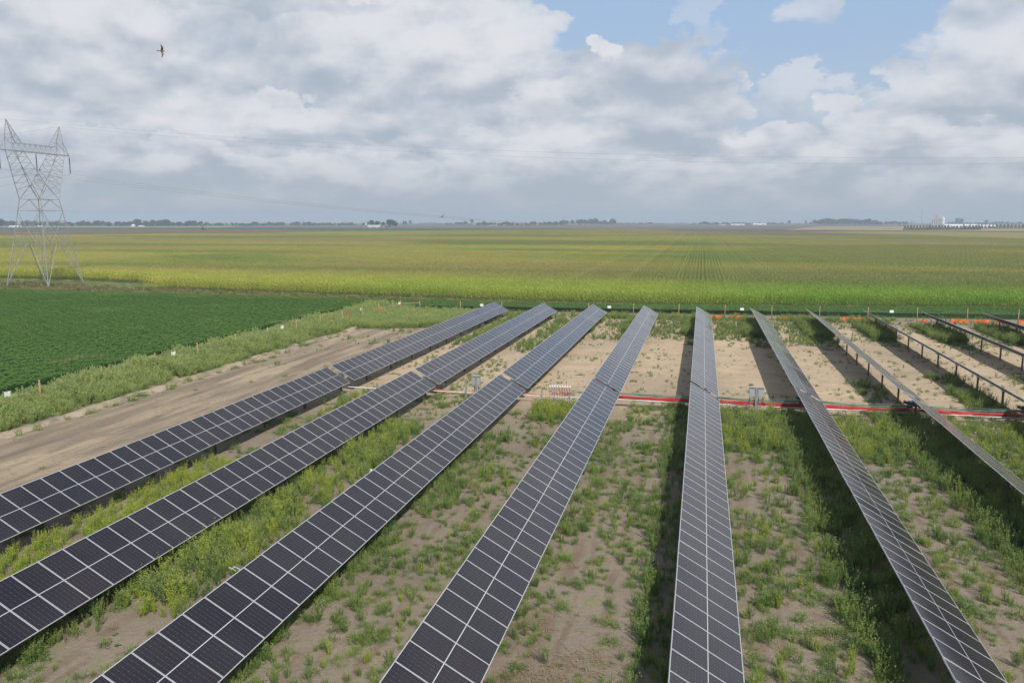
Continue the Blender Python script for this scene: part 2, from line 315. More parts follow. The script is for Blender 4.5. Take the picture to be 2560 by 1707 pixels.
def corn_col(t):
    p = pos(t); x, y, z = t.sep(p); v = attr(t, 'v')
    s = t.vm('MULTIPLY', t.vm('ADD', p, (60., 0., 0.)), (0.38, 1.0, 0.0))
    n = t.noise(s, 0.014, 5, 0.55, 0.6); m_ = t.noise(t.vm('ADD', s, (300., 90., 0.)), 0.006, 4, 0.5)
    e = t.noise(p, 0.25, 3, 0.6)
    green = t.mix(rnd(t), (0.20, 0.315, 0.08, 1), (0.22, 0.335, 0.085, 1))
    green = t.mix(t.step(y, 152.0, 138.0), green, (0.27, 0.45, 0.07, 1))  # nearest rows a lighter green: sunlit front face put into the leaf colour
    yel = (0.54, 0.56, 0.125, 1)
    # yellower to the west and along the near edge, the east block is duller
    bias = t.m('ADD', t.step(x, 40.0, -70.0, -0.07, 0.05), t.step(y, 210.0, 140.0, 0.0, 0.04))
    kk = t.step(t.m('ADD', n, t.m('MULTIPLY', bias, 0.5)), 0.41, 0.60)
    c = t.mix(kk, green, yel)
    east = t.m('MULTIPLY', t.step(x, -40.0, 50.0), t.step(y, 175.0, 260.0))
    dull = t.m('MAXIMUM', t.m('MULTIPLY', east, 0.6), t.step(m_, 0.52, 0.66, 0.0, 0.55))
    c = t.mix(dull, c, (0.33, 0.325, 0.13, 1))
    tas = t.m('MULTIPLY', t.step(v, 0.80, 0.98), t.m('MULTIPLY', t.step(y, 140.0, 165.0, 0.12, 0.8), t.step(kk, 0.0, 1.0, 0.45, 1.0)))
    c = t.mix(tas, c, t.mix(t.step(m_, 0.45, 0.6), (0.50, 0.45, 0.16, 1), (0.44, 0.36, 0.17, 1)))
    far_or = t.m('MULTIPLY', t.step(t.m('ADD', y, t.m('MULTIPLY', x, 0.3)), 520.0, 820.0), t.step(n, 0.42, 0.58))
    c = t.mix(t.m('MULTIPLY', far_or, 0.55), c, (0.36, 0.24, 0.10, 1))
    c = t.mix(t.step(e, 0.35, 0.7, 0.0, 0.25), c, (0.12, 0.2, 0.04, 1))
    return c
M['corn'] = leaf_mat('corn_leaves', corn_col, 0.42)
M['treeleaf'] = leaf_mat('tree_foliage', weedcol((0.03, 0.065, 0.03), (0.05, 0.09, 0.038), (0.025, 0.05, 0.025), 0.4, 0.05), 0.2, 0.8, 0.1)
M['conifer'] = leaf_mat('conifer_foliage', weedcol((0.02, 0.035, 0.018), (0.03, 0.05, 0.022), (0.02, 0.03, 0.015), 0.4, 0.05), 0.1, 0.8, 0.1)

# ------------------------------------------------------------------ mesh helpers
class MB:
    def __init__(s): s.v = []; s.f = []; s.mi = []
    def quad(s, pts, mi=0):
        i = len(s.v); s.v += [tuple(p) for p in pts]; s.f.append(tuple(range(i, i+len(pts)))); s.mi.append(mi)
    def box(s, c, d, mi=0, rot=None):
        i = len(s.v)
        for sx in (-1, 1):
            for sy in (-1, 1):
                for sz in (-1, 1):
                    p = Vector((sx*d[0]/2, sy*d[1]/2, sz*d[2]/2))
                    if rot is not None: p = rot @ p
                    s.v.append(tuple(Vector(c)+p))
        for q in ((0,1,3,2),(4,6,7,5),(0,4,5,1),(2,3,7,6),(0,2,6,4),(1,5,7,3)):
            s.f.append(tuple(i+a for a in q)); s.mi.append(mi)
    def tube(s, pts, r, n=8, mi=0, r2=None, cap=True):
        pts = [Vector(p) for p in pts]; rings = []; N = len(pts)
        for j, p in enumerate(pts):
            d = (pts[min(j+1, N-1)]-pts[max(j-1, 0)])
            if d.length < 1e-9: d = Vector((0, 0, 1))
            d.normalize(); a = Vector((0, 0, 1)) if abs(d.z) < 0.9 else Vector((1, 0, 0))
            e1 = d.cross(a).normalized(); e2 = d.cross(e1)
            rr = r if r2 is None else r+(r2-r)*j/max(1, N-1)
            i = len(s.v); rings.append(i)
            for q in range(n):
                an = 2*math.pi*(q+.5)/n; s.v.append(tuple(p+rr*(math.cos(an)*e1+math.sin(an)*e2)))
        for a, b in zip(rings, rings[1:]):
            for q in range(n): s.f.append((a+q, a+(q+1) % n, b+(q+1) % n, b+q)); s.mi.append(mi)
        if cap:
            s.f.append(tuple(rings[0]+q for q in reversed(range(n)))); s.mi.append(mi)
            s.f.append(tuple(rings[-1]+q for q in range(n))); s.mi.append(mi)
    def build(s, name, mats, parent=None, loc=(0, 0, 0), smooth=False, rotz=0):
        me = bpy.data.meshes.new(name); me.from_pydata(s.v, [], s.f); me.update()
        for m_ in (mats if isinstance(mats, (list, tuple)) else [mats]): me.materials.append(m_)
        if any(s.mi): me.polygons.foreach_set('material_index', s.mi)
        if smooth: me.polygons.foreach_set('use_smooth', [True]*len(s.f))
        bm = bmesh.new(); bm.from_mesh(me); bmesh.ops.recalc_face_normals(bm, faces=bm.faces); bm.to_mesh(me); bm.free()
        o = bpy.data.objects.new(name, me); COL.objects.link(o); o.location = loc; o.rotation_euler = (0, 0, rotz)
        if parent is not None: o.parent = parent
        return o
def tag(o, label, cat, group=None, kind=None):
    if label: o['label'] = label
    if cat: o['category'] = cat
    if group: o['group'] = group
    if kind: o['kind'] = kind
    return o
def struct(o): o['kind'] = 'structure'; return o
def empty(name, loc=(0, 0, 0), rz=0):
    o = bpy.data.objects.new(name, None); COL.objects.link(o); o.location = loc; o.rotation_euler = (0, 0, rz); o.empty_display_size = 0.3
    return o
def copy_obj(o, parent=None):
    c = o.copy(); COL.objects.link(c)
    if parent is not None: c.parent = parent
    return c
def sheet(name, pts, m, z):
    mb = MB(); mb.quad([(p[0], p[1], z) for p in pts]); o = mb.build(name, m); return struct(o)

# value noise for placing plants
_gx = rng.random((256, 256))
def vnoise(x, y, s=1.0, o=0):
    x = np.asarray(x, float)/s+37.7+o*11.3; y = np.asarray(y, float)/s+91.2+o*5.9
    xi = np.floor(x).astype(int); yi = np.floor(y).astype(int); fx = x-xi; fy = y-yi
    fx = fx*fx*(3-2*fx); fy = fy*fy*(3-2*fy)
    g = lambda a, b: _gx[a % 256, b % 256]
    return (g(xi, yi)*(1-fx)+g(xi+1, yi)*fx)*(1-fy)+(g(xi, yi+1)*(1-fx)+g(xi+1, yi+1)*fx)*fy
def fbm(x, y, s=1.0, o=0): return vnoise(x, y, s, o)*.5+vnoise(x, y, s/2.1, o+1)*.3+vnoise(x, y, s/4.3, o+2)*.2

# ------------------------------------------------------------------ ground and fields
XC = lambda i: -5.964+6.4314*(i-4)
def ground_mesh():
    xs = np.concatenate([[-9000, -7000, -5500, -4800, -4000, -3200, -2500, -1700, -900, -300, -120], np.arange(-60, 60.1, 1.5), [120, 300, 900, 1700, 2500, 3200, 4000, 5500, 9000]])
    ys = np.concatenate([[-3000, -600, -100, -20], np.arange(0, 125.1, 1.5), [200, 500, 1200, 2200, 3000, 3800, 4600, 5200, 9000]])
    X, Y = np.meshgrid(xs, ys, indexing='ij')
    Z = (fbm(X, Y, 3.5)-.5)*0.12*((np.abs(X) < 59) & (Y > -5) & (Y < 112))
    rad = np.hypot(X, Y); kq = np.minimum(1, 5600/np.maximum(rad, 1)); X = X*kq; Y = Y*kq      # the plain drops out of sight here
    V = np.stack([X, Y, Z], -1).reshape(-1, 3); ny = len(ys); F = []
    for i in range(len(xs)-1):
        for j in range(ny-1): F.append((i*ny+j, (i+1)*ny+j, (i+1)*ny+j+1, i*ny+j+1))
    me = bpy.data.meshes.new('ground'); me.from_pydata(V.tolist(), [], F); me.materials.append(M['ground'])
    me.polygons.foreach_set('use_smooth', [True]*len(F)); me.update()
    o = bpy.data.objects.new('ground', me); COL.objects.link(o); return struct(o)
ground_mesh()
def dirt_road():
    mb = MB(); ys = np.arange(2, 93, 1.5); rows = []
    for y in ys:
        xl = -38.6+1.6*(fbm(0, y, 7, 3)-.5) - (0.0 if y < 80 else 0); xr = -27.4+1.0*(fbm(9, y, 5, 5)-.5)
        rows.append([(xl+(xr-xl)*q, y) for q in np.linspace(0, 1, 11)])
    for r_ in rows:
        for q, (x, y) in enumerate(r_): mb.v.append((x, y, 0.075+0.03*math.sin(q*1.9)*(0 < q < 10) - (0.09 if q in (0, 10) else 0)))
    for i in range(len(rows)-1):
        for q in range(10): a = i*11+q; mb.f.append((a, a+1, a+12, a+11)); mb.mi.append(0)
    struct(mb.build('dirt_road', M['road'], smooth=True))
    # crumbly pale berm of spoil along the weeds
    mb = MB(); base = None
    for i, y in enumerate(np.arange(5, 96, 0.6)):
        c = -38.9+1.3*(fbm(4, y, 6, 8)-.5)
        h = 0.02+0.20*fbm(2, y, 2.4, 9)
        for q, (dx_, hh) in enumerate(((-1.1, -0.05), (-.5, .7), (0, 1.0), (.45, .6), (1.0, -0.05))):
            mb.v.append((c+dx_+0.25*(fbm(q*3, y, 1.2, 4)-.5), y, max(-0.05, h*hh*(0.7+.6*fbm(q*7, y, .9, 6)))+(0.06 if hh > 0 else -0.03)))
        if i:
            for q in range(4): a = (i-1)*5+q; mb.f.append((a, a+1, a+6, a+5)); mb.mi.append(0)
    struct(mb.build('soil_berm', M['gravel'], smooth=True))
dirt_road()
SL = 0.068     # the fence and the far field edges run at this slope against the rows
Yedge = lambda x, c: c+SL*x
Ysoy = lambda x: float(np.interp(x, [-150, -92, -47, -27, -5, 20, 46, 100, 160], [123, 121.3, 120, 119.6, 120.2, 123.6, 128.0, 136.5, 146]))
Ycorn = lambda x: Ysoy(x)+float(np.interp(x, [-130, -100, -47, -27, 0], [20, 12, 6.0, 3.6, 1.2]))
# soybean bed (below its leaves), outside the fence
sheet('soybean_soil', [(-47.0, -5), (-47.0, 108.5), (-41, Yedge(-41, 113.6)), (140, Yedge(140, 112.5)), *[(x, Ysoy(x)) for x in (140, 100, 46, 20, -5, -27, -47, -92, -150)], (-150, -5)], M['soybed'], 0.02)
for nm, px, m_, z in (
    ('brown_field', [(-600, 592), (0, 592), (640, 588), (1100, 577), (1100, 571), (0, 575.5), (-600, 576)], 'f_brown', 0.04),
    ('green_field', [(-900, 575.6), (0, 575.6), (560, 574), (1060, 577), (1560, 573), (1100, 570.8), (560, 568.8), (-900, 568.8)], 'f_green', 0.06),
    ('stubble_field', [(-900, 568.7), (560, 568.7), (620, 565.5), (-900, 566.5)], 'f_tan', 0.05),
    ('fallow_field', [(560, 568.7), (1100, 571.5), (1600, 575.5), (1700, 580), (2560, 597), (3200, 606), (3200, 566), (2300, 563.5), (1700, 562.5), (620, 564.5)], 'f_grey', 0.05),
    ('yellow_field', [(2010, 579.8), (2560, 596), (3200, 606), (3200, 582), (2560, 581), (2150, 578)], 'f_yellow', 0.09),
    ('dark_field', [(1640, 575.5), (2010, 577.5), (2560, 581), (3200, 582), (3200, 580), (2560, 578.8), (2050, 575.2), (1700, 574.4)], 'f_dark', 0.08),
    ('tan_field', [(1960, 575), (2560, 578.5), (3200, 579.5), (3200, 566.5), (2400, 566.5), (2050, 566)], 'f_tan', 0.07),
    ('farm_road', [(1300, 575.6), (1700, 580.2), (2010, 585.6), (2560, 597.3), (2560, 596.0), (2010, 584.6), (1700, 579.3), (1300, 575.0)], 'gravel', 0.12)):
    sheet(nm, [G(u, v) for u, v in px], M[m_], z)

# ------------------------------------------------------------------ plant shapes (numpy)
class PM:
    """plant mesh: vertices, faces, material index, per-vertex value v"""
    def __init__(s): s.v = []; s.f = []; s.mi = []; s.a = []
    def leaf(s, p, d, up, L, w, mi=0, v=0.5):
        d = d/np.linalg.norm(d); side = np.cross(d, up); n_ = np.linalg.norm(side)
        side = side/n_ if n_ > 1e-6 else np.array([1., 0, 0]); i = len(s.v)
        s.v += [tuple(p), tuple(p+d*L*.5+side*w/2), tuple(p+d*L), tuple(p+d*L*.5-side*w/2)]
        s.a += [v]*4; s.f.append((i, i+1, i+2, i+3)); s.mi.append(mi)
    def blade(s, p, d, L, w, droop=0.4, mi=0, v=0.5, v2=None):
        d = np.array(d, float); d /= np.linalg.norm(d); side = np.cross(d, (0, 0, 1.)); n_ = np.linalg.norm(side)
        side = side/n_ if n_ > 1e-6 else np.array([1., 0, 0]); i = len(s.v); v2 = v if v2 is None else v2
        m1 = p+d*L*.55; tip = m1+(d+np.array([0, 0, -droop*2]))*L*.45
        s.v += [tuple(p-side*w*.35), tuple(p+side*w*.35), tuple(m1+side*w*.5), tuple(m1-side*w*.5), tuple(tip)]
        s.a += [v, v, (v+v2)/2, (v+v2)/2, v2]
        s.f += [(i, i+1, i+2, i+3), (i+3, i+2, i+4)]; s.mi += [mi, mi]
def rdir(zmin=-.2, zmax=1):
    a = rng.uniform(0, 2*math.pi); z = rng.uniform(zmin, zmax); r = math.sqrt(max(0, 1-z*z)); return np.array([r*math.cos(a), r*math.sin(a), z])
def plume(h=1.0, stems=9, leaves=22, spread=0.28, ll=0.12, lw=0.035, mi=0, droop=0.0):
    m = PM()
    for _ in range(stems):
        a = rng.uniform(0, 6.28); lean = rng.uniform(0.05, spread); H = h*rng.uniform(.6, 1.05)
        dv_ = np.array([math.cos(a)*lean, math.sin(a)*lean, 1.0]); p0 = np.array([math.cos(a), math.sin(a), 0])*rng.uniform(0, .12*h)
        m.blade(p0, dv_, H*.9, .012, 0, mi, .2, .9)
        for j in range(leaves):
            t_ = rng.uniform(.12, 1)**.8; p = p0+dv_*H*t_; q = rdir(.0, .9)
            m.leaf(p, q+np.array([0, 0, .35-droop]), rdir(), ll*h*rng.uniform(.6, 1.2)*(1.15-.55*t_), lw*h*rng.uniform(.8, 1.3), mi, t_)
    return m
def tuft(h=0.35, n=34, mi=0, w=0.02):
    m = PM()
    for _ in range(n):
        q = rdir(.25, 1); p = np.array([rng.normal(0, .07), rng.normal(0, .07), 0])
        m.blade(p, q, h*rng.uniform(.5, 1.15), w, rng.uniform(0, .4), mi, .1, rng.uniform(.4, 1))
    return m
def bushy(h=0.5, w=0.6, n=170, ll=.11, lw=.05, mi=0):
    m = PM()
    for _ in range(n):
        q = rdir(.0, 1); rr = rng.uniform(.35, 1)**.6*(0.8+.4*math.sin(7*q[0]+3*q[1]))
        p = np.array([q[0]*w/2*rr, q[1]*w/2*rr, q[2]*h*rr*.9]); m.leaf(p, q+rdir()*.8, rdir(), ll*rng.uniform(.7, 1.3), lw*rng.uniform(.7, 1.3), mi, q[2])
    return m
def rosette(n=22, r=.22, mi=0):
    m = PM()
    for _ in range(n):
        q = rdir(.02, .5); m.blade(np.zeros(3), q, r*rng.uniform(.5, 1.2), .035, .15, mi, .2, .6)
    return m

def scatter(name, protos, pts, mats, tagargs=None, parent=None, smooth=False):
    """ONE object: prototypes + points live in its own mesh, geometry nodes copy prototype k to points of kind k.
       pts columns: x y z rot scale kind"""
    V = []; F = []; MI = []; K = []; A = []
    for k_, p in enumerate(protos):
        o_ = len(V); V += p.v; F += [tuple(o_+i for i in f) for f in p.f]; MI += p.mi; K += [-1-k_]*len(p.v); A += p.a
    nV = len(V); pts = np.asarray(pts, float)
    V = np.concatenate([np.array(V, float), pts[:, :3]]); K = np.concatenate([np.array(K), pts[:, 5]+1]).astype(np.int32)
    A = np.concatenate([np.array(A), np.zeros(len(pts))]); ROT = np.concatenate([np.zeros(nV), pts[:, 3]]); SCL = np.concatenate([np.ones(nV), pts[:, 4]])
    me = bpy.data.meshes.new(name); me.from_pydata(V.tolist(), [], F)
    for m_ in mats: me.materials.append(m_)
    me.polygons.foreach_set('material_index', MI)
    if smooth: me.polygons.foreach_set('use_smooth', [True]*len(F))
    for nm, ty, arr in (('kind_id', 'INT', K), ('v', 'FLOAT', A), ('rotv', 'FLOAT', ROT), ('sclv', 'FLOAT', SCL)):
        at = me.attributes.new(nm, ty, 'POINT'); at.data.foreach_set('value', arr.astype(np.int32 if ty == 'INT' else np.float32))
    me.update()
    o = bpy.data.objects.new(name, me); COL.objects.link(o)
    if parent is not None: o.parent = parent
    g = bpy.data.node_groups.new(name+'_nodes', 'GeometryNodeTree')
    g.interface.new_socket('Geometry', in_out='INPUT', socket_type='NodeSocketGeometry'); g.interface.new_socket('Geometry', in_out='OUTPUT', socket_type='NodeSocketGeometry')
    N = g.nodes; L = g.links; gi = N.new('NodeGroupInput'); go = N.new('NodeGroupOutput'); jn = N.new('GeometryNodeJoinGeometry')
    def named(nm, ty):
        a = N.new('GeometryNodeInputNamedAttribute'); a.data_type = ty; a.inputs[0].default_value = nm; return a.outputs[0]
    kid = named('kind_id', 'INT'); rt = named('rotv', 'FLOAT'); scv = named('sclv', 'FLOAT')
    cz = N.new('ShaderNodeCombineXYZ'); L.new(rt, cz.inputs[2])
    def sel(val):
        c = N.new('FunctionNodeCompare'); c.data_type = 'INT'; c.operation = 'EQUAL'
        ai = [s_ for s_ in c.inputs if s_.type == 'INT']; L.new(kid, ai[0]); ai[1].default_value = val; return c.outputs[0]
    for k_ in range(len(protos)):
        s1_ = N.new('GeometryNodeSeparateGeometry'); s1_.domain = 'POINT'; L.new(gi.outputs[0], s1_.inputs[0]); L.new(sel(-1-k_), s1_.inputs[1])
        s2_ = N.new('GeometryNodeSeparateGeometry'); s2_.domain = 'POINT'; L.new(gi.outputs[0], s2_.inputs[0]); L.new(sel(k_+1), s2_.inputs[1])
        ip = N.new('GeometryNodeInstanceOnPoints'); L.new(s2_.outputs[0], ip.inputs['Points']); L.new(s1_.outputs[0], ip.inputs['Instance'])
        L.new(cz.outputs[0], ip.inputs['Rotation']); L.new(scv, ip.inputs['Scale']); L.new(ip.outputs[0], jn.inputs[0])
    L.new(jn.outputs[0], go.inputs[0])
    md = o.modifiers.new('scatter', 'NODES'); md.node_group = g
    if tagargs: tag(o, *tagargs, kind='stuff')
    else: o['kind'] = 'stuff'
    return o

# ------------------------------------------------------------------ corn
def corn_patch(W_=9.12, D_=9.0, sp=0.24, rot=False):
    m = PM()
    for i in range(12):
        for j in range(int(D_/sp)):
            x = (i+.5)*.76-W_/2+rng.normal(0, .03); y = (j+.5)*sp-D_/2+rng.normal(0, .04)
            if rot: x, y = y, x
            H = rng.normal(2.15, .11)
            a0 = rng.uniform(0, 6.28)
            for q in range(5):
                zz = H*(.30+.14*q); a = a0+q*2.6+rng.normal(0, .3)
                m.blade(np.array([x, y, zz]), (math.cos(a)*.8, math.sin(a)*.8, .75), rng.uniform(.55, .8), .085, rng.uniform(.35, .7), 0, zz/2.4, min(1, zz/2.4+.1))
            m.leaf(np.array([x, y, 0.1]), np.array([0, 0, 1.]), rdir(-.1, .1), H, .05, 0, .3)
            for q in range(2):
                m.leaf(np.array([x, y, H*.95]), np.array([rng.normal(0, .25), rng.normal(0, .25), 1.]), rdir(), .34, .07, 0, 1.0)
    return m
def in_view_x(y, pad):
    l, r_ = -0.935*y, 0.365*y      # the plain the picture can see, with room to step aside
    return l-pad, r_+pad
cA = corn_patch(); cB = corn_patch(rot=True)
poly_far = [G(-900, 592, 2.0), G(0, 589.5, 2.0), G(640, 583.5, 2.0), G(1000, 577.0, 2.0), G(1560, 574.0, 2.0), G(1700, 579.5, 2.0), G(2010, 585.3, 2.0), G(2560, 597.5, 2.0), G(3300, 613, 2.0)]
def far_limit(x, y):
    th = math.atan2(x, y); ths = [math.atan2(p[0], p[1]) for p in poly_far]; ds = [math.hypot(*p) for p in poly_far]
    return math.hypot(x, y) < np.interp(th, ths, ds)
cp = []
for j in range(3):                       # end rows along the near edge
    for i in range(-26, 14):
        x = i*9.0+4.5; y = Ycorn(x) + 4.56+j*9.12
        if -103 < x or j > 0: cp.append((x, y, 0, 0, 1, 1))
y = 0.0
while y < 1000:
    lo, hi = in_view_x(y+160, 25)
    for i in range(int(lo//9.12), int(hi//9.12)+1):
        x = i*9.12
        yy = y+Ycorn(x)+4.6+27.4
        if far_limit(x, yy): cp.append((x, yy, 0, 0, 1, 0))
    y += 9.0
print('corn patches', len(cp))
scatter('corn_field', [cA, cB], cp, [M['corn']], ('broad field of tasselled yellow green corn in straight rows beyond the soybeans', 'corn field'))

# ------------------------------------------------------------------ soybeans
def soy_patch(S=6.0, n=3600):
    m = PM()
    for _ in range(n):
        x = rng.uniform(-S/2, S/2); y = rng.uniform(-S/2, S/2)
        r_ = abs(((x/0.76) % 1)-.5)*2
        z = 0.54+0.09*(1-r_)**.5*rng.uniform(.5, 1)+.025*rng.normal()+.05*math.sin(x*2.1+1)*math.sin(y*2.6)
        q = rdir(-.1, .25); m.leaf(np.array([x, y, z]), q, np.array([0, 0, 1.])+rdir()*.25, .17, .16, 0, min(1, z))
    return m
sp_ = []
for x in np.arange(-141, -44, 6.0):
    for y in np.arange(0, 133, 6.0):
        if x > -50 and y > 103: pass
        if y+3 < Ysoy(x) and x+3 < -45.5 and math.hypot(x, y) > 40 and x > -0.95*y-35: sp_.append((x, y, 0, rng.integers(0, 2)*math.pi, 1, rng.integers(0, 2)))
for x in np.arange(-48, 110, 6.0):
    y0_ = Yedge(x, 113.4); y1_ = Ysoy(x); n_ = max(1, math.ceil((y1_-y0_)/6.0))
    for jj in range(n_): sp_.append((x, y0_+3+(y1_-y0_-6)*(jj/max(1, n_-1)), 0.004*jj, rng.integers(0, 2)*math.pi, 1, rng.integers(0, 2)))
for x in np.arange(-141, -44, 6.0): sp_.append((x, Ysoy(x)-3, 0.01, 0, 1, 0))
scatter('soybean_field', [soy_patch(), soy_patch()], sp_, [M['soy']], ('dense deep green soybean field outside the wire fence', 'soybean field'))

# grassy margin between soybeans and corn, and at the pylon
mg = []
for _ in range(5200):
    x = rng.uniform(-150, 60); y = rng.uniform(Ysoy(x)-.2, Ycorn(x)+.8)
    if fbm(x, y, 6, 2) > .42 or rng.random() < .3: mg.append((x, y, 0, rng.uniform(0, 6.28), rng.uniform(.7, 1.6), rng.integers(0, 3)))
scatter('margin_grass', [tuft(.45, 40, 0, .045), bushy(.35, .8, 90, .16, .07), tuft(.6, 40, 1, .04)], mg, [M['margin'], M['dry']], ('strip of mixed green and straw coloured grass between soybeans and corn', 'grass'))

# ------------------------------------------------------------------ weeds on the site
blob = []   # cx, cy, rx, ry, density, size, kind class
def B(cx, cy, rx, ry, d, s, c): blob.append((cx, cy, rx, ry, d, s, c))
pts_w = []; pts_b = []; pts_t = []
def tool(cls): return {'w': pts_w, 'b': pts_b, 't': pts_t}[cls]
def add(cls, x, y, s, kinds):
    if cls == 'w' and rng.random() < .045: kinds = (5,)
    tool(cls).append((x, y, -0.02, rng.uniform(0, 6.28), s, int(rng.choice(kinds))))
def fill(x0, x1, y0, y1, dens, size, cls, kinds, thr=0.0, ns=3.0, o=0, soft=0.6):
    n = int((x1-x0)*(y1-y0)*dens*1.7); thr = thr-.035 if thr > .3 else thr; size = size*1.1
    for _ in range(n):
        x = rng.uniform(x0, x1); y = rng.uniform(y0, y1)
        # feathered sides
        e = min((x-x0), (x1-x))/soft
        if e < 1 and rng.random() > e: continue
        f_ = fbm(x, y, ns, o)
        if f_ < thr: continue
        add(cls, x, y, size*rng.uniform(.6, 1.25)*(0.75+.6*(f_-thr)), kinds)
# kinds: 0 plume dark, 1 plume, 2 bushy, 3 tuft, 4 rosette, 5 dry
AB = (0, 1, 2); LOW = (2, 3, 4); MIX = (1, 2, 3)
# tall band inside/outside the west fence
n = 4200
for _ in range(n):
    y = rng.uniform(8, 110); c = -42.6+1.0*(fbm(0, y, 9, 4)-.5); hw = 3.3+3.0*(fbm(5, y, 4, 5)-.5)
    x = c+rng.uniform(-hw, hw); q = abs(x-c)/hw
    if math.hypot(x, y) < 36 or y < 22: continue
    pts_b.append((x, y, -.03, rng.uniform(0, 6.28), rng.uniform(.72, 1.15)*(1.08-.45*q*q)*(0.45+1.1*fbm(x, y, 2.6, 7)), int(rng.integers(0, 4))))
# corner block of weeds
for _ in range(3600):
    x = rng.uniform(-41, -26.5); y = rng.uniform(85, 107)
    if y < 87+4*(fbm(x, 0, 5, 3)) + max(0, (x+33))*0.9: continue
    if y > 106+(x+39)*.065: continue
    pts_b.append((x, y, -.03, rng.uniform(0, 6.28), rng.uniform(.5, .95)*(.7+.6*fbm(x, y, 3, 7)), int(rng.integers(0, 4))))
# lane 1-2
fill(-24.7, -21.6, 8, 37.5, 5.5, .62, 'w', (6, 6, 6, 7), .18, 3, 1, .4)
fill(-24.2, -21, 44, 56, 2.2, .55, 'w', (6, 1, 2), .42, 3, 2)
fill(-24.4, -20.4, 62, 80, 1.0, .45, 'w', MIX, .45, 3, 2)
fill(-24.4, -20.4, 78, 103, 4.0, .7, 'w', (0, 1, 1, 3), .25, 3, 2)
fill(-21.6, -19.5, 10, 56, .7, .4, 'w', LOW, .5, 2, 2)
# lane 2-3
fill(-18.7, -15.3, 21.5, 46.5, 5.5, .85, 'w', (0, 1, 1, 6, 6), .24, 4, 3, .9)
fill(-20.2, -17.4, 6, 24, 5.0, .6, 'w', (0, 0, 1, 2), .3, 3, 3)
fill(-18.2, -13.8, 44, 56, 1.4, .55, 'w', (2, 1, 6), .48, 2.4, 4)
fill(-16.5, -13.3, 12, 30, 1.0, .4, 'w', LOW, .5, 1.6, 4)
fill(-18.2, -16, 57, 70, 2.2, .5, 'w', (1, 2, 3), .46, 2, 4)
fill(-17.8, -13.2, 76, 103, 2.8, .7, 'w', (0, 1, 3), .38, 3, 5)
fill(XC(2)-1.6, XC(2)+.9, 8, 40, 4.5, .62, 'w', (0, 0, 2), .20, 3, 60, .4)
fill(XC(3)-1.6, XC(3)+.9, 8, 44, 4.5, .62, 'w', (0, 0, 2), .24, 3, 61, .4)
fill(XC(4)-1.2, XC(4)+1.0, 12, 50, 3.0, .5, 'w', (0, 0, 2), .38, 3, 62, .4)
# lane 3-4
fill(-12.2, -9.9, 12, 46, 4.2, .6, 'w', (0, 1, 2), .36, 2.5, 6)
fill(-10.6, -6.6, 14, 56, 3.4, .50, 'w', (1, 2, 3, 3, 6), .46, 2.2, 7)
fill(-10.6, -7.2, 49.5, 53.2, 7, .8, 'w', (6, 6, 1), .25, 3, 8)
fill(-11.8, -10.3, 57, 72, 1.2, .4, 'w', (1, 2, 3), .5, 2, 4)
fill(-11.3, -7.0, 86, 103, 3.0, .6, 'w', (0, 1, 3), .40, 3, 9)
# lane 4-5
fill(-5.6, -4.0, 18, 50, 3.4, .55, 'w', (0, 1, 2), .42, 2.2, 10)
fill(-4.6, -1.4, 24, 54, 3.8, .50, 'w', (1, 2, 3, 3, 6), .44, 2.0, 11)
fill(-4.6, -1.4, 14, 25, 1.2, .30, 'w', LOW, .48, 1.6, 11)
fill(-1.9, 0.5, 16, 56, 5.0, .62, 'w', (0, 0, 1, 3), .34, 2.6, 12, .4)
fill(-5.2, -1.5, 88, 103, 3.0, .6, 'w', (0, 1, 3), .40, 3, 13)
# lane 5-6
fill(1.0, 5.0, 14, 50, 3.6, .60, 'w', (1, 1, 2, 3, 6, 0), .42, 2.0, 14)
fill(1.2, 5.2, 45, 54.2, 7.0, .75, 'w', (1, 6, 1, 3, 0), .22, 3, 15)
fill(4.3, 7.0, 10, 55, 6.5, .74, 'w', (0, 0, 1, 3), .25, 3, 16, .5)
fill(1.6, 5.4, 88, 104, 3.5, .6, 'w', (0, 1, 3), .36, 3, 17)
# lane 6-7
fill(7.6, 11.2, 20, 48, 3.0, .56, 'w', (1, 1, 3, 6, 2, 0), .44, 2.0, 18)
fill(7.6, 11.5, 44, 54.2, 6.5, .75, 'w', (1, 6, 1, 3), .25, 3, 19)
fill(12.2, 14.4, 24, 54.5, 5.0, .85, 'w', (0, 0, 1), .15, 3, 20, .4)
fill(10.7, 13.6, 20, 55.5, 6.5, .8, 'w', (0, 0, 1, 3), .25, 3, 20, .5)
fill(8, 12, 86, 104, 3.5, .6, 'w', (0, 1, 3), .38, 3, 21)
# lane 7-8 and east
fill(14.2, 21, 30, 54.2, 5.0, .65, 'w', (1, 6, 1, 3), .30, 3, 22)
fill(11.0, 13.5, 57.5, 67, 5, .60, 'w', (0, 1, 2), .36, 2.2, 23)
fill(17.3, 20.2, 57.5, 71, 5, .72, 'w', (0, 0, 1, 2), .34, 2.2, 24)
fill(23, 26.2, 59, 72, 2.5, .5, 'w', (0, 1, 2), .42, 2.2, 25)
for i in range(3, 12):                      # dark clumps where the far ends shade the ground
    fill(XC(i)-2.5, XC(i)+.9, 91, 104, 7, .95, 'w', (0, 0, 1), .28, 3, 30+i, .7)
    fill(XC(i)-2.0, XC(i)+.6, 84, 92, 3, .55, 'w', (0, 2, 3), .40, 3, 30+i, .7)
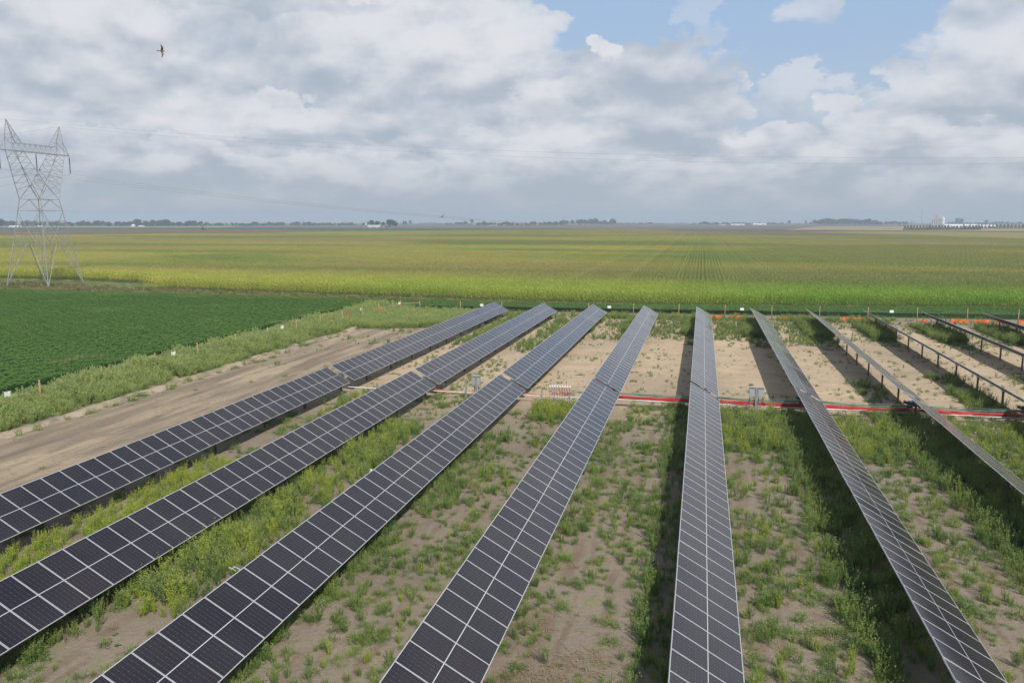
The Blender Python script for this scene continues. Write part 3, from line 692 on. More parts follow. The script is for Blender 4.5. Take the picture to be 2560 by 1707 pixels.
# strip along the north fence
for _ in range(3000):
    x = rng.uniform(-38, 46); y = Yedge(x, 105.6)+rng.uniform(0, 5.0)+.3
    if fbm(x, y, 4, 4) < (.36 if x < 2 else .47): continue
    if x > 24 and y > Yedge(x, 106.2) and rng.random() < .75: continue
    add('w', x, y, rng.uniform(.4, .85), (0, 1, 3, 3, 6))
for _ in range(4200):
    x = rng.uniform(-26, 46); y = 88+20*rng.uniform(0, 1)**.75
    if fbm(x, y, 3, 41) > .47: add('w', x, y, rng.uniform(.3, .6), (1, 3, 2))
# small tufts everywhere in the open sand
for _ in range(34000):
    x = rng.uniform(-26.5, 46); y = rng.uniform(12, 92)
    if x > 0.36*y+6: continue
    d = fbm(x, y, 2.5, 50)*.6+fbm(x, y, .9, 51)*.4
    if y > 57 and (d < .50 or rng.random() < .66): continue
    thr_ = .45 + (.08 if (y < 24 and -8 < x < 0) else 0)
    if y <= 57 and (d < thr_ or rng.random() > (d-thr_)*6+.15): continue
    add('t', x, y, rng.uniform(.3, .95)*(.75+1.2*max(0, d-thr_))*(1.0 if y < 57 else .6), (1, 2, 3, 4, 5, 3, 3, 2))
for _ in range(420):
    x = rng.uniform(-40, -27); y = rng.uniform(20, 86)
    if fbm(x, y, 2.5, 52) > .60 - (0.10 if y > 62 else 0): add('t', x, y, rng.uniform(.25, .7), (2, 3, 4))
for _ in range(160):
    y = rng.uniform(20, 84); add('t', -38.3+rng.normal(0, .5), y, rng.uniform(.4, 1.0), (2, 4, 2))
for _ in range(700):
    x = rng.uniform(-39, -26.8); y = rng.uniform(58, 92)
    if fbm(x, y, 3, 61)+.012*(y-80) > .52: add('t', x, y, rng.uniform(.3, .9), (1, 2, 3, 4))
for _ in range(260):
    y = rng.uniform(14, 90); add('t', -27+rng.normal(0, .5), y, rng.uniform(.25, .6), (2, 3, 4))
Pw = [plume(1.0, 15, 32, .42, .10, .022), plume(.95, 12, 32, .34, .11, .02), bushy(.55, .8, 330, .085, .032), tuft(.6, 60, 0, .016), rosette(30, .22), plume(.85, 7, 16, .4, .08, .016, 1), plume(.95, 15, 36, .46, .10, .022, 2), bushy(.65, .95, 380, .09, .03, 2)]
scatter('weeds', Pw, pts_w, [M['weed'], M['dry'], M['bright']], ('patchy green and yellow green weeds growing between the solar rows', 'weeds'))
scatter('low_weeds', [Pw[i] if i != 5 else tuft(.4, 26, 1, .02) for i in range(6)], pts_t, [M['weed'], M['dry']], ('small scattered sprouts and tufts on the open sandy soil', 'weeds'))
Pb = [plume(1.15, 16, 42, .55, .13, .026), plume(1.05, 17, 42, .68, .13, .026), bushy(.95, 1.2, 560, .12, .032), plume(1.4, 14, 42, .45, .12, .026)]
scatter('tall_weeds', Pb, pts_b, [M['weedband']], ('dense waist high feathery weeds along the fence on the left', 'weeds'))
# chopped straw lying on the soil near the camera
st = []
for (cx, cy, n_) in ((-3.9, 20.5, 120), (-3.2, 19.0, 120), (-4.9, 24, 60), (-2.9, 22, 50)):
    for _ in range(n_): st.append((cx+rng.normal(0, .8), cy+rng.normal(0, .6), .03, rng.uniform(0, 6.28), rng.uniform(.6, 1.3), 0))
sm = PM()
for _ in range(7):
    p = np.array([rng.normal(0, .18), rng.normal(0, .18), .01]); a = rng.uniform(0, 6.28); sm.leaf(p, np.array([math.cos(a), math.sin(a), .12]), np.array([0, 0, 1.]), .22, .02, 0, .5)
scatter('straw_litter', [sm], st, [M['dry']], ('thin reddish straw litter on bare soil in the foreground', 'straw'))

# ------------------------------------------------------------------ solar tracker rows
TAU, HUB = 0.5149, 1.35
MP = 1.0351; YN, YF = 54.857, 55.642
def module_mesh():
    mb = MB(); hx, hy = 1.048, 0.5085; fw = 0.0135; zt, zb = 0.018, -0.018
    o = [(-hx, -hy), (hx, -hy), (hx, hy), (-hx, hy)]; i_ = [(-hx+fw, -hy+fw), (hx-fw, -hy+fw), (hx-fw, hy-fw), (-hx+fw, hy-fw)]
    for a in range(4):
        b_ = (a+1) % 4
        mb.quad([(*o[a], zt), (*o[b_], zt), (*i_[b_], zt), (*i_[a], zt)], 0)
        mb.quad([(*o[a], zb), (*o[b_], zb), (*o[b_], zt), (*o[a], zt)], 0)
        mb.quad([(*i_[a], zt), (*i_[b_], zt), (*i_[b_], zt-.003), (*i_[a], zt-.003)], 0)
    mb.quad([(*p, zt-.003) for p in i_], 1); mb.quad([(*p, zb) for p in reversed(o)], 2)
    mb.box((0.42, 0, zb-.03), (.05, .14, .055), 3); mb.box((-.05, .08, zb-.012), (.10, .06, .02), 3)
    me_o = mb.build('module', [M['alu'], M['cells'], M['back'], M['steel']]); return me_o
mod0 = module_mesh()
# normals: recalculated outward; keep glass facing up
def ibeam(h):
    mb = MB(); z0 = -0.25
    mb.box((0, -.075, (h+z0)/2), (.10, .007, h-z0)); mb.box((0, .075, (h+z0)/2), (.10, .007, h-z0)); mb.box((0, 0, (h+z0)/2), (.006, .143, h-z0))
    return mb
post0 = ibeam(HUB-.22).build('post', M['post'])
def bearing():
    mb = MB(); mb.box((0, 0, -.14), (.16, .17, .03)); mb.box((-.09, 0, -.07), (.02, .10, .14)); mb.box((.09, 0, -.07), (.02, .10, .14)); mb.tube([(0, -.05, 0), (0, .05, 0)], .095, 12); return mb
bear0 = bearing().build('bearing', M['steel'])
def drive():
    mb = MB(); mb.box((0, 0, -.24), (.30, .26, .30)); mb.tube([(0, -.17, -.02), (0, .17, -.02)], .19, 16)
    mb.box((-.28, 0, -.20), (.34, .22, .26)); mb.tube([(-.42, 0, -.22), (-.72, 0, -.12)], .10, 12)
    mb.box((-.36, -.02, -.42), (.30, .30, .16)); mb.box((.22, 0, -.30), (.14, .16, .34)); return mb
drive0 = drive().build('drive_motor', M['drive'])
def tube_mesh():
    mb = MB(); y0, y1 = YN-48*MP-.15, YF+48*MP+.15
    mb.tube([(0, y0, HUB-.095), (0, y1, HUB-.095)], .066, 8)
    rot = Matrix.Rotation(TAU, 3, 'Y'); nrm = rot @ Vector((0, 0, 1))
    for base, sgn in ((YN, -1), (YF, 1)):
        for q in range(49):
            c = Vector((0, base+sgn*q*MP, HUB))-nrm*.040; mb.box(c, (.62, .05, .036), 0, rot)
    return mb
tube0 = tube_mesh().build('torque_tube', M['steel'])
protos0 = [mod0, post0, bear0, drive0, tube0]
labels_row = ['long row of dark solar panels nearest the dirt track, cut by the left edge',
 'second row of solar panels from the dirt track, tall weeds along its right side',
 'third row of solar panels from the dirt track, reaching the bottom left of the picture',
 'fourth row of solar panels from the dirt track, reaching the bottom edge left of centre',
 'solar panel row seen nearly head on, running straight up the picture right of centre',
 'solar panel row just right of the head on row, with slanted bright divider lines',
 'solar panel row seen nearly edge on as a narrow grey sliver above red cables',
 'solar panel row seen from its underside, first right of the edge on sliver',
 'solar panel row seen from its dark underside, next to last before the right edge',
 'rightmost solar panel row, only its far end showing beside the fence']
row_roots = []
for i in range(1, 11):
    root = empty('solar_tracker_row', (XC(i), 0, 0)); row_roots.append(root)
    tag(root, labels_row[i-1], 'solar panel row', 'parallel rows of single axis solar panels')
    far_t = {6: -0.02, 7: -0.02}.get(i, 0.0)+random.uniform(-.006, .006)
    for base, sgn in ((YN, -1), (YF, 1)):
        for q in range(48):
            c = copy_obj(mod0, root); c.location = (0, base+sgn*(q+.5)*MP, HUB + 0.004*math.sin(q*.7+i*2))
            c.rotation_euler = (random.gauss(0, .0018), TAU+(far_t if sgn > 0 else 0)+random.gauss(0, .0030), 0)
    t_ = copy_obj(tube0, root)
    for q in range(-9, 10):
        y = 54.77+5.25*q
        if q:
            c = copy_obj(post0, root); c.location = (0, y, 0)
            c = copy_obj(bear0, root); c.location = (0, y, HUB-.095)
    c = copy_obj(post0, root); c.location = (0, 55.25, 0)
    c = copy_obj(drive0, root); c.location = (0, 55.25, HUB-.095)
for p in protos0: bpy.data.objects.remove(p, do_unlink=True)

# ------------------------------------------------------------------ cable run, pipe, posts, combiner boxes
YT = 54.9
def sag(x, a, b_, z0, dz_): u = (x-a)/(b_-a); return z0-dz_*4*u*(1-u)
posts_x = [-22.3, -15.7, -10.34, -8.43, -2.6, 3.68, 10.1, 16.5, 22.9, 29.3]
pl = ['thin steel post holding the pipe between the first two panel rows',
      'galvanised post just left of the grey enclosure between second and third rows',
      'short galvanised post left of the white capped conduits', 'short galvanised post right of the white capped conduits',
      'short steel cable post hidden behind the weeds left of the head on panel row', 'galvanised post in front of the twin grey enclosures right of the head on row',
      'short cable post between the leaning row and the edge on row', 'short cable post right of the edge on panel row', 'short cable post under the underside panel row at the right edge', 'short cable post farthest right along the cable run']
for x, l in zip(posts_x, pl):
    hgt = {0: .9, 1: 1.5, 5: 1.62}.get(posts_x.index(x), .92)
    if abs(x+2.6) < .1 or x > 9: continue
    mb = MB(); mb.box((0, 0, hgt/2-.1), (.09, .006, hgt+.2)); mb.box((-.042, .03, hgt/2-.1), (.006, .055, hgt+.2)); mb.box((.042, .03, hgt/2-.1), (.006, .055, hgt+.2))
    tag(mb.build('cable_post', M['steel'], loc=(x, YT-.12, 0)), l, 'post', 'steel posts along the cable run')
mb = MB(); mb.tube([(x, YT, .50+.012*math.sin(x*.9)) for x in np.arange(-25, 36, 1.0)], .034, 8)
tag(mb.build('pipe', M['white'], smooth=True), 'straight white pipe running across the rows just above the soil', 'pipe')
def bundle(name, x0, x1, z0, n, r, m, lab, dzz, span=6.43, droop=.10, wob=.02, yo=.05):
    mb = MB()
    for k_ in range(n):
        oy = yo+rng.normal(0, .03); oz = dzz*(k_/(max(1, n-1))-.5); ph = rng.uniform(0, 6.28); pts = []
        for x in np.arange(x0, x1, .4):
            u = ((x-XC(1)) % span)/span; pts.append((x, YT+oy+wob*math.sin(x*1.7+ph), z0+oz-droop*4*u*(1-u)+wob*math.sin(x*1.1+ph*2)))
        mb.tube(pts, r, 5)
    return tag(mb.build(name, m, smooth=True), lab, 'cables')
bundle('red_cable_bundle', -7.4, 35, .71, 13, .017, M['red'], 'thick sagging bundle of bright red cables right of the white capped conduits', .20)
bundle('black_cables', -7.6, 35, .61, 3, .016, M['black'], 'black cables along the bottom of the red bundle', .05, wob=.03, yo=.03)
bundle('green_cable_bundle', -7.9, 35, .93, 5, .015, M['teal'], 'green and grey cables hanging just above the red bundle', .09, wob=.025, yo=.10)
bundle('loose_red_cables', -18.6, -8.6, .72, 4, .012, M['redfade'], 'few thin faded red cables drooping behind the third panel row', .05, droop=.20, wob=.03)
mb = MB(); mb.tube([(x, YT, 1.0+.01*math.sin(x)) for x in np.arange(-19, 35.2, 1.2)], .010, 5)
hang = MB()
for x in np.arange(-18.6, -11, 1.25): mb.tube([(x, YT, 1.0), (x, YT, .72)], .009, 4)
for x in np.arange(-6, 34, 1.6): mb.tube([(x, YT+.04, 1.0), (x, YT+.08, .62)], .007, 4)
tag(mb.build('messenger_wire', M['steel']), 'taut steel wire with hangers carrying the cables', 'wire')

def enclosure(name, x, y, ztop, w, hh, dpt, label, twin=False):
    root = empty(name, (x, y, 0)); tag(root, label, 'electrical box')
    xs = (-.27, .27) if twin else (0,)
    for ox in xs:
        mb = MB(); mb.box((ox, .16, ztop-hh/2), (w, dpt, hh)); o = mb.build('cabinet', M['greybox'], root)
        d = MB(); d.box((ox, .16-dpt/2-.008, ztop-hh/2), (w-.05, .014, hh-.06)); d.build('door', M['greybox'], o)
        rf = MB(); rf.box((ox, .14, ztop+.03), (w+.08, dpt+.12, .025)); rf.build('rain_hood', M['greybox'], o)
        c = MB()
        for q in (-.12, .12): c.tube([(ox+q, .16, ztop-hh), (ox+q*1.3, .12, ztop-hh-.4), (ox+q*2.2, .05, .62)], .022, 6)
        c.build('cable', M['black'], root)
    mb = MB(); mb.box((0, 0, ztop/2-.12), (.15, .008, ztop+.2)); mb.box((-.07, .04, ztop/2-.12), (.008, .08, ztop+.2)); mb.box((.07, .04, ztop/2-.12), (.008, .08, ztop+.2))
    mb.build('mounting_post', M['steel'], root); return root
enclosure('combiner_box', -15.05, 55.05, 1.62, .52, .62, .24, 'light grey electrical enclosure on a post between the second and third panel rows')
enclosure('combiner_box', 3.72, 54.72, 1.70, .36, .62, .26, 'pair of grey enclosures on one post right of the head on panel row', True)
enclosure('combiner_box', -20.9, 56.3, 1.0, .30, .45, .2, 'small pale enclosure on a short post between the first and second panel rows')
mb = MB(); mb.tube([(0, 0, -.1), (0, 0, .95)], .04, 8); mb.box((0, 0, 1.0), (.14, .10, .16)); 
tag(mb.build('marker_post', M['white'], loc=(-19.75, 56.2, 0)), 'small white stub post beside the second panel row near the cable run', 'post')
# white capped riser conduits with looping wires
root = empty('conduit_stand', (-9.12, 54.95, 0)); tag(root, 'rack of nine upright conduits with white caps and loose red and black wires', 'conduits')
for q in range(9):
    ox = -.70+.175*q
    mb = MB(); mb.tube([(ox, 0, -.1), (ox, 0, 1.12)], .028, 8); mb.build('conduit', M['greybox'], root, smooth=True)
    mb = MB(); mb.tube([(ox, 0, 1.12), (ox, 0, 1.17), (ox, 0, 1.24), (ox, 0, 1.27)], .07, 10, 0, .045); mb.build('cap', M['white'], root, smooth=True)
    for k_ in range(3):
        mb = MB(); ax = ox+rng.uniform(-.05, .05); bx = ox+rng.uniform(.1, .7); lo = rng.uniform(.55, .85)
        mb.tube([(ax, -.06, 1.12), (ax-.02, -.10, 1.0), (ax+(bx-ax)*.4, -.12, lo), (bx, -.05, .70)], .011, 5); mb.build('wire', [M['redfade'], M['black'], M['redfade']][k_], root)
mb = MB()
for q in range(3): mb.tube([(.85+.09*q, .02, -.1), (.85+.09*q, .02, .95-.08*q), (1.05+.1*q, .02, .90)], .022, 6)
mb.build('green_conduit', M['teal'], root)
# little things by the third row
mb = MB(); rot = Matrix.Rotation(TAU, 3, 'Y')
for (c, d) in (((-.08, 0, 0), (.16, .03, .02)), ((-.22, .07, 0), (.16, .025, .02)), ((-.22, -.07, 0), (.16, .025, .02)), ((-.30, 0, 0), (.03, .16, .02)), ((-.37, 0, 0), (.12, .03, .03))):
    mb.box(c, d, 0, rot)
s_ = tag(mb.build('sensor_bracket', M['alu'], loc=(XC(3)-.91, 21.62, 1.86)), 'small pale bracket sticking out from the high edge of the third panel row', 'bracket')
mb = MB(); mb.tube([(0, 0, 0), (0, 0, .10), (0, 0, .16)], .11, 10, 0, .05); tag(mb.build('plastic_cap', M['white'], loc=(-15.65, 37.4, .02)), 'small white plastic cap lying on soil left of the third panel row', 'cap')

# ------------------------------------------------------------------ fences
def fence_post(root, x, y, h=1.75, r=.055, lean=0):
    mb = MB(); mb.tube([(x, y, -.2), (x+lean, y, h)], r, 8, 0, r*.9); return mb.build('post', M['wood'], root, smooth=True)
def wire_mesh(root, pts, h=1.5):
    mb = MB()
    for z in np.arange(.12, h+.01, .17):
        mb.tube([(p[0], p[1], z) for p in pts], .004, 3, cap=False)
    for a, b_ in zip(pts, pts[1:]):
        L_ = math.hypot(b_[0]-a[0], b_[1]-a[1]); n_ = int(L_/.45)
        for q in range(n_):
            t_ = q/n_; mb.tube([(a[0]+(b_[0]-a[0])*t_, a[1]+(b_[1]-a[1])*t_, .1), (a[0]+(b_[0]-a[0])*t_, a[1]+(b_[1]-a[1])*t_, h)], .003, 3, cap=False)
    mb.build('wire_mesh', M['steel'], root)
wf = empty('wire_fence', (0, 0, 0)); tag(wf, 'woven wire fence on wooden posts rising from the tall weeds on the left', 'fence')
wp = [(-42.6, 28.7), (-42.6, 34.5), (-42.6, 40.3), (-42.6, 46.1), (-42.6, 52.0), (-42.5, 58.0), (-42.4, 63.7), (-42.2, 69.4), (-42.1, 75.2), (-42.0, 81.1), (-41.9, 86.7), (-41.3, 91.3), (-40.9, 96.3), (-40.6, 101.0), (-40.0, 104.6)]
for x, y in wp: fence_post(wf, x, y, 1.86+random.uniform(-.06, .06), .06, random.uniform(-.03, .03))
wire_mesh(wf, wp)
nf = empty('wire_fence', (0, 0, 0)); tag(nf, 'woven wire fence on wooden posts across the far ends of the panel rows', 'fence')
npst = [(-39.4, 105.9), (-36.8, 106.3), (-31.2, 106.5)]+[(-25.7+5.76*q, Yedge(-25.7+5.76*q, 108.9)) for q in range(0, 13)]
for x, y in npst: fence_post(nf, x, y, 1.75+random.uniform(-.06, .06), .06, random.uniform(-.03, .03))
wire_mesh(nf, [(-40.0, 104.6)]+npst)
mb = MB(); mb.tube([(-39.4, 105.9, 1.35), (-36.8, 106.3, 1.42)], .05, 7); mb.tube([(-40.0, 104.6, 1.05), (-39.4, 105.9, 1.38)], .045, 7); mb.build('brace_rail', M['wood'], nf)
for (x, y, l, w_) in ((-42.75, 43.5, 'white sign on the left fence at the left edge of the picture', 'x'), (-42.5, 60.3, 'white sign on the left fence, second from the left edge', 'x'), (-42.2, 78.2, 'white sign on the left fence, above the bend of the dirt track', 'x'),
                      (-41.2, 96.6, 'small white sign seen edge on near the orange netting on the left fence', 'x'), (-39.3, 104.9, 'small white sign seen edge on at the wooden corner brace', 'x'),
                      (-28.3, 106.75, 'white sign on the far fence just left of the first panel row end', 'y'), (-11.5, 108.0, 'white sign on the far fence between the third and fourth panel rows', 'y'),
                      (5.2, 109.1, 'white sign on the far fence beside the leaning row end', 'y'), (23.1, 110.3, 'white sign on the far fence between the two underside rows', 'y')):
    mb = MB()
    if w_ == 'x': mb.box((0, 0, 0), (.02, .42, .32), 0, Matrix.Rotation(R(-14), 3, 'Z')); mb.box((.0, 0, .12), (.03, .30, .02), 1)
    else: mb.box((0, 0, 0), (.46, .02, .32)); mb.box((0, .02, .12), (.30, .03, .02), 1)
    tag(mb.build('warning_sign', [M['sign'], M['steel']], loc=(x+(.10 if w_ == 'x' else 0), y-(.07 if w_ == 'y' else 0), 1.46 if w_ == 'x' else 1.28)), l, 'sign', 'white signs on the fence')
# orange netting lying along the far fence
ORL = ['short', 'long']
for n_, (u0, u1, lab) in enumerate(((1779, 1806, 'orange netting on the fence foot just right of the head on row end'), (1826, 1857, 'orange netting on the fence foot left of the leaning row end'), (1952, 1980, 'faded orange netting scrap left of the edge on row end'),
                                (2110, 2133, 'orange netting scrap just right of the edge on row end'), (2138, 2163, 'orange netting left of the first underside row end'), (2306, 2320, 'small orange netting scrap left of the second underside row end'),
                                (2377, 2418, 'long orange netting stretch between the last two rows'), (2432, 2467, 'orange netting stretch left of the rightmost row end'), (2482, 2510, 'orange netting below the rightmost row'), (2537, 2600, 'orange netting cut by the right edge of the picture'))):
    x0 = G(u0, 803)[0]*.985; x1 = G(u1, 803)[0]*.985; mb = MB(); N_ = 14; hh = .48 if n_ not in (2, 5) else .34
    for q in range(N_+1):
        x = x0+(x1-x0)*q/N_; y = Yedge(x, 108.55); top = hh+.06*math.sin(q*1.3+n_); wv = .05*math.sin(q*.9+n_)
        mb.v += [(x, y+wv, .0), (x, y+wv*.5+.02, top), (x, y+wv+.03, top), (x, y+wv+.03, .0)]
        if q:
            a = (q-1)*4
            for e in range(3): mb.f.append((a+e, a+e+1, a+e+5, a+e+4)); mb.mi.append(0)
    tag(mb.build('orange_netting', M['orange']), lab, 'netting', 'orange safety netting along the fence')
mb = MB()
for q in range(9):
    x = -.8+.2*q; hgt = .35*math.cos(x*1.5)+.15; mb.v += [(x, -.05, 0), (x, 0, hgt), (x, .10, hgt), (x, .25, 0)]
    if q:
        a = (q-1)*4
        for e in range(3): mb.f.append((a+e, a+e+1, a+e+5, a+e+4)); mb.mi.append(0)
tag(mb.build('orange_netting', M['orange'], loc=(-40.3, 100.6, .75)), 'bright orange netting heap at a post of the left fence', 'netting', 'orange safety netting along the fence')
mb = MB(); mb.box((0, 0, .2), (.1, .7, .5), 0, Matrix.Rotation(.4, 3, 'X')); tag(mb.build('orange_netting', M['orange'], loc=(-41.4, 93.3, .75)), 'small orange netting scrap in the weeds left of the netting heap', 'netting', 'orange safety netting along the fence')

# ------------------------------------------------------------------ pylon and lines
PX, PY = -123.5, 137.3
pyl = empty('transmission_tower', (PX, PY, 0)); tag(pyl, 'tall grey steel lattice tower with V shaped waist at the edge of the corn', 'pylon')
def strut(mb, a, b_, r): mb.tube([a, b_], r*.72, 4)
def half(z): return np.interp(z, [0, 8, 14.3, 16.4], [4.65, 3.45, 2.72, 2.35])
legs = [(-1, -1), (1, -1), (1, 1), (-1, 1)]
for sx, sy in legs:
    mb = MB(); strut(mb, (sx*half(0), sy*half(0), -.2), (sx*half(8), sy*half(8), 8), .13); strut(mb, (sx*half(8), sy*half(8), 8), (sx*half(16.4), sy*half(16.4), 16.4), .11)
    mb.build('leg', M['lattice'], pyl)
mb = MB()
def facepts(k_, z, t_):   # point on face k_ at height z, t in 0..1 between its two legs
    a = legs[k_]; b_ = legs[(k_+1) % 4]; h_ = half(z); return (h_*(a[0]+(b_[0]-a[0])*t_), h_*(a[1]+(b_[1]-a[1])*t_), z)
for k_ in range(4):
    for z in (8, 10.1, 12.3, 14.3, 16.4): strut(mb, facepts(k_, z, 0), facepts(k_, z, 1), .07)
    # inner knee braces: from mid-face at 8 m down to the feet
    m8 = facepts(k_, 8, .5)
    for e in (0, 1):
        foot = facepts(k_, .1, e); strut(mb, foot, (m8[0]+(facepts(k_, 8, e)[0]-m8[0])*.12, m8[1]+(facepts(k_, 8, e)[1]-m8[1])*.12, 8), .08)
        prev = facepts(k_, 8, e)
        for z_, f_ in ((6.0, .62), (4.0, .40), (2.0, .2)):
            inner = tuple(np.array(foot)+(np.array(m8)-np.array(foot))*(z_/8)); lz = facepts(k_, z_, e)
            strut(mb, prev, inner, .045); strut(mb, inner, lz, .045); prev = lz
    strut(mb, facepts(k_, 10.1, 0), facepts(k_, 8, .25), .055); strut(mb, facepts(k_, 10.1, .5), facepts(k_, 8, .25), .055)
    strut(mb, facepts(k_, 10.1, .5), facepts(k_, 8, .75), .055); strut(mb, facepts(k_, 10.1, 1), facepts(k_, 8, .75), .055)
    strut(mb, facepts(k_, 10.1, .25), facepts(k_, 8, .25), .04); strut(mb, facepts(k_, 10.1, .75), facepts(k_, 8, .75), .04)
    for za, zb in ((10.1, 14.3),):
        strut(mb, facepts(k_, za, .5), facepts(k_, zb, 0), .06); strut(mb, facepts(k_, za, .5), facepts(k_, zb, 1), .06)
        strut(mb, facepts(k_, za, 0), facepts(k_, 12.3, .25), .05); strut(mb, facepts(k_, za, 1), facepts(k_, 12.3, .75), .05)
    strut(mb, facepts(k_, 14.3, 0), facepts(k_, 16.4, .5), .06); strut(mb, facepts(k_, 14.3, 1), facepts(k_, 16.4, .5), .06)
mb.build('body_lattice', M['lattice'], pyl)
ZB0, ZB1 = 25.1, 26.5
for s in (-1, 1):
    mb = MB()
    def chord(t_, x_, outer):
        z = 16.4+(ZB0-16.4)*t_
        if outer: return (x_*(2.35+(.85-2.35)*t_), s*(2.35+(6.3-2.35)*t_), z)
        z = 19.0+(ZB0-19.0)*t_; return (x_*(1.9+(.85-1.9)*t_), s*(.12+(3.9-.12)*t_), z)
    for x_ in (-1, 1):
        strut(mb, chord(0, x_, 1), chord(1, x_, 1), .095); strut(mb, chord(0, x_, 0), chord(1, x_, 0), .085)
        strut(mb, chord(0, x_, 0), (x_*2.35, -s*2.35, 16.4), .06); strut(mb, chord(0, x_, 0), (x_*2.35, s*2.35, 16.4), .06)
        T = np.linspace(0, 1, 7)
        for a in range(6):
            strut(mb, chord(.2+.8*T[a], x_, 1), chord(T[a+1], x_, 0), .045); strut(mb, chord(T[a], x_, 0), chord(.2+.8*T[a], x_, 1), .045)
    T = np.linspace(0, 1, 7)
    for oi in (0, 1):
        for a in range(6):
            strut(mb, chord(T[a], -1, oi), chord(T[a+1], 1, oi), .04); strut(mb, chord(T[a], 1, oi), chord(T[a], -1, oi), .04)
    mb.build('side_arm', M['lattice'], pyl)
mb = MB()
for x_ in (-.85, .85):
    strut(mb, (x_, -6.5, ZB0), (x_, 6.5, ZB0), .10); strut(mb, (x_*.8, -5.2, ZB1), (x_*.8, 5.2, ZB1), .07)
    for s in (-1, 1):
        strut(mb, (x_, s*6.4, ZB0), (0, s*8.6, ZB0), .09); strut(mb, (x_*.8, s*6.3, ZB1+1.0), (0, s*8.6, ZB0), .06); strut(mb, (x_, s*6.3, ZB0), (x_*.8, s*6.3, ZB1+1.0), .07); strut(mb, (x_*.8, s*5.2, ZB1), (x_*.8, s*6.3, ZB1+1.0), .05)
    T = np.linspace(-5.2, 5.2, 9)
    for a in range(8):
        ya, yb = T[a], T[a+1]; ym = (ya+yb)/2
        strut(mb, (x_, ya, ZB0), (x_*.8, ym, ZB1), .045); strut(mb, (x_*.8, ym, ZB1), (x_, yb, ZB0), .045)
for a in np.linspace(-6.2, 6.2, 9): strut(mb, (-.85, a, ZB0), (.85, a+.7, ZB0), .04); strut(mb, (-.85, a, ZB0), (.85, a, ZB0), .04)
mb.build('crossbeam', M['lattice'], pyl)
for s in (-1, 1):
    mb = MB(); top = (0, s*6.5, 30.6)
    base = [(x_*.75, s*y_, z_) for x_ in (-1, 1) for (y_, z_) in ((6.3, ZB1+1.0), (4.0, ZB1))]
    for b_ in base: strut(mb, b_, top, .07)
    for t0 in (0, .2, .4, .6, .8):
        P_ = [tuple(np.array(b_)+(np.array(top)-np.array(b_))*t0) for b_ in base]; Q_ = [tuple(np.array(b_)+(np.array(top)-np.array(b_))*(t0+.2)) for b_ in base]
        for a, c in ((0, 1), (1, 3), (3, 2), (2, 0)): strut(mb, P_[a], Q_[c], .035)
    mb.build('peak', M['lattice'], pyl)
for yy in (-8.6, 0, 8.6):
    mb = MB(); zt = ZB0-.1
    mb.tube([(0, yy, zt), (0, yy, zt-3.5)], .04, 6)
    for q in range(16): mb.tube([(0, yy, zt-.35-q*.185), (0, yy, zt-.45-q*.185)], .15, 8, 0, .10)
    mb.build('insulator', M['insul'], pyl)
def line(y, a, z0, sub, lab, grp, r):
    mb = MB(); right = np.concatenate([np.arange(0, 184*2+1, 6.0)])
    for off in sub:
        mb.tube([(PX+t_, y+off, z0+a*(184-t_)**2) for t_ in right], r, 4, cap=False)
        mb.tube([(PX-t_, y+off, z0+a*(184-t_)**2) for t_ in right[:45]], r, 4, cap=False)
    tag(mb.build('power_line', M['wire']), lab, 'power line', grp)
line(PY-6.5, .000286, 20.9, (0,), 'upper thin ground wire from the nearer peak of the lattice tower', 'lines strung from the lattice tower', .014)
line(PY+6.5, .000286, 20.9, (0,), 'lower thin ground wire from the farther peak of the lattice tower', 'lines strung from the lattice tower', .014)
line(PY-8.6, .000372, 9.0, (-.22, .22), 'twin conductor hanging from the left end of the tower crossbeam', 'lines strung from the lattice tower', .012)
line(PY, .000372, 9.0, (-.22, .22), 'twin conductor hanging from the middle of the tower crossbeam', 'lines strung from the lattice tower', .012)
line(PY+8.6, .000372, 9.0, (-.22, .22), 'twin conductor hanging from the right end of the tower crossbeam', 'lines strung from the lattice tower', .012)

# ------------------------------------------------------------------ far trees, farms, woods
def tree_pm(h=14, w=11, n=520, leaf=1.15, trunk=.18, lobes=9, mi=0, seed=None):
    m = PM(); cs = []
    for _ in range(lobes):
        a = rng.uniform(0, 6.28); r_ = rng.uniform(0, .32)*w; z = h*rng.uniform(.38, .82); cs.append((np.array([r_*math.cos(a), r_*math.sin(a), z]), rng.uniform(.16, .28)*w))
    for _ in range(n):
        c, r_ = cs[rng.integers(0, len(cs))]; q = rdir(-1, 1); p = c+q*r_*rng.uniform(.6, 1.05)*np.array([1, 1, .8]); p[2] = max(p[2], h*trunk*.7)
        m.leaf(p, rdir(-1, 1), q, leaf*rng.uniform(.7, 1.4), leaf*rng.uniform(.6, 1), mi, 0.5)
    return m
def trunk_into(m, h, r, mi=1):
    b_ = MB(); b_.tube([(0, 0, -.3), (0.1, 0, h*.5), (0, .1, h*.7)], r, 6, 0, r*.4)
    o_ = len(m.v); m.v += b_.v; m.a += [0.]*len(b_.v); m.f += [tuple(o_+i for i in f) for f in b_.f]; m.mi += [mi]*len(b_.f); return m
def pm_obj(m, name, mats, parent=None):
    me = bpy.data.meshes.new(name); me.from_pydata(m.v, [], m.f)
    for x in mats: me.materials.append(x)
    me.polygons.foreach_set('material_index', m.mi); at = me.attributes.new('v', 'FLOAT', 'POINT'); at.data.foreach_set('value', np.array(m.a, np.float32)); me.update()
    o = bpy.data.objects.new(name, me); COL.objects.link(o)
    if parent is not None: o.parent = parent
    return o
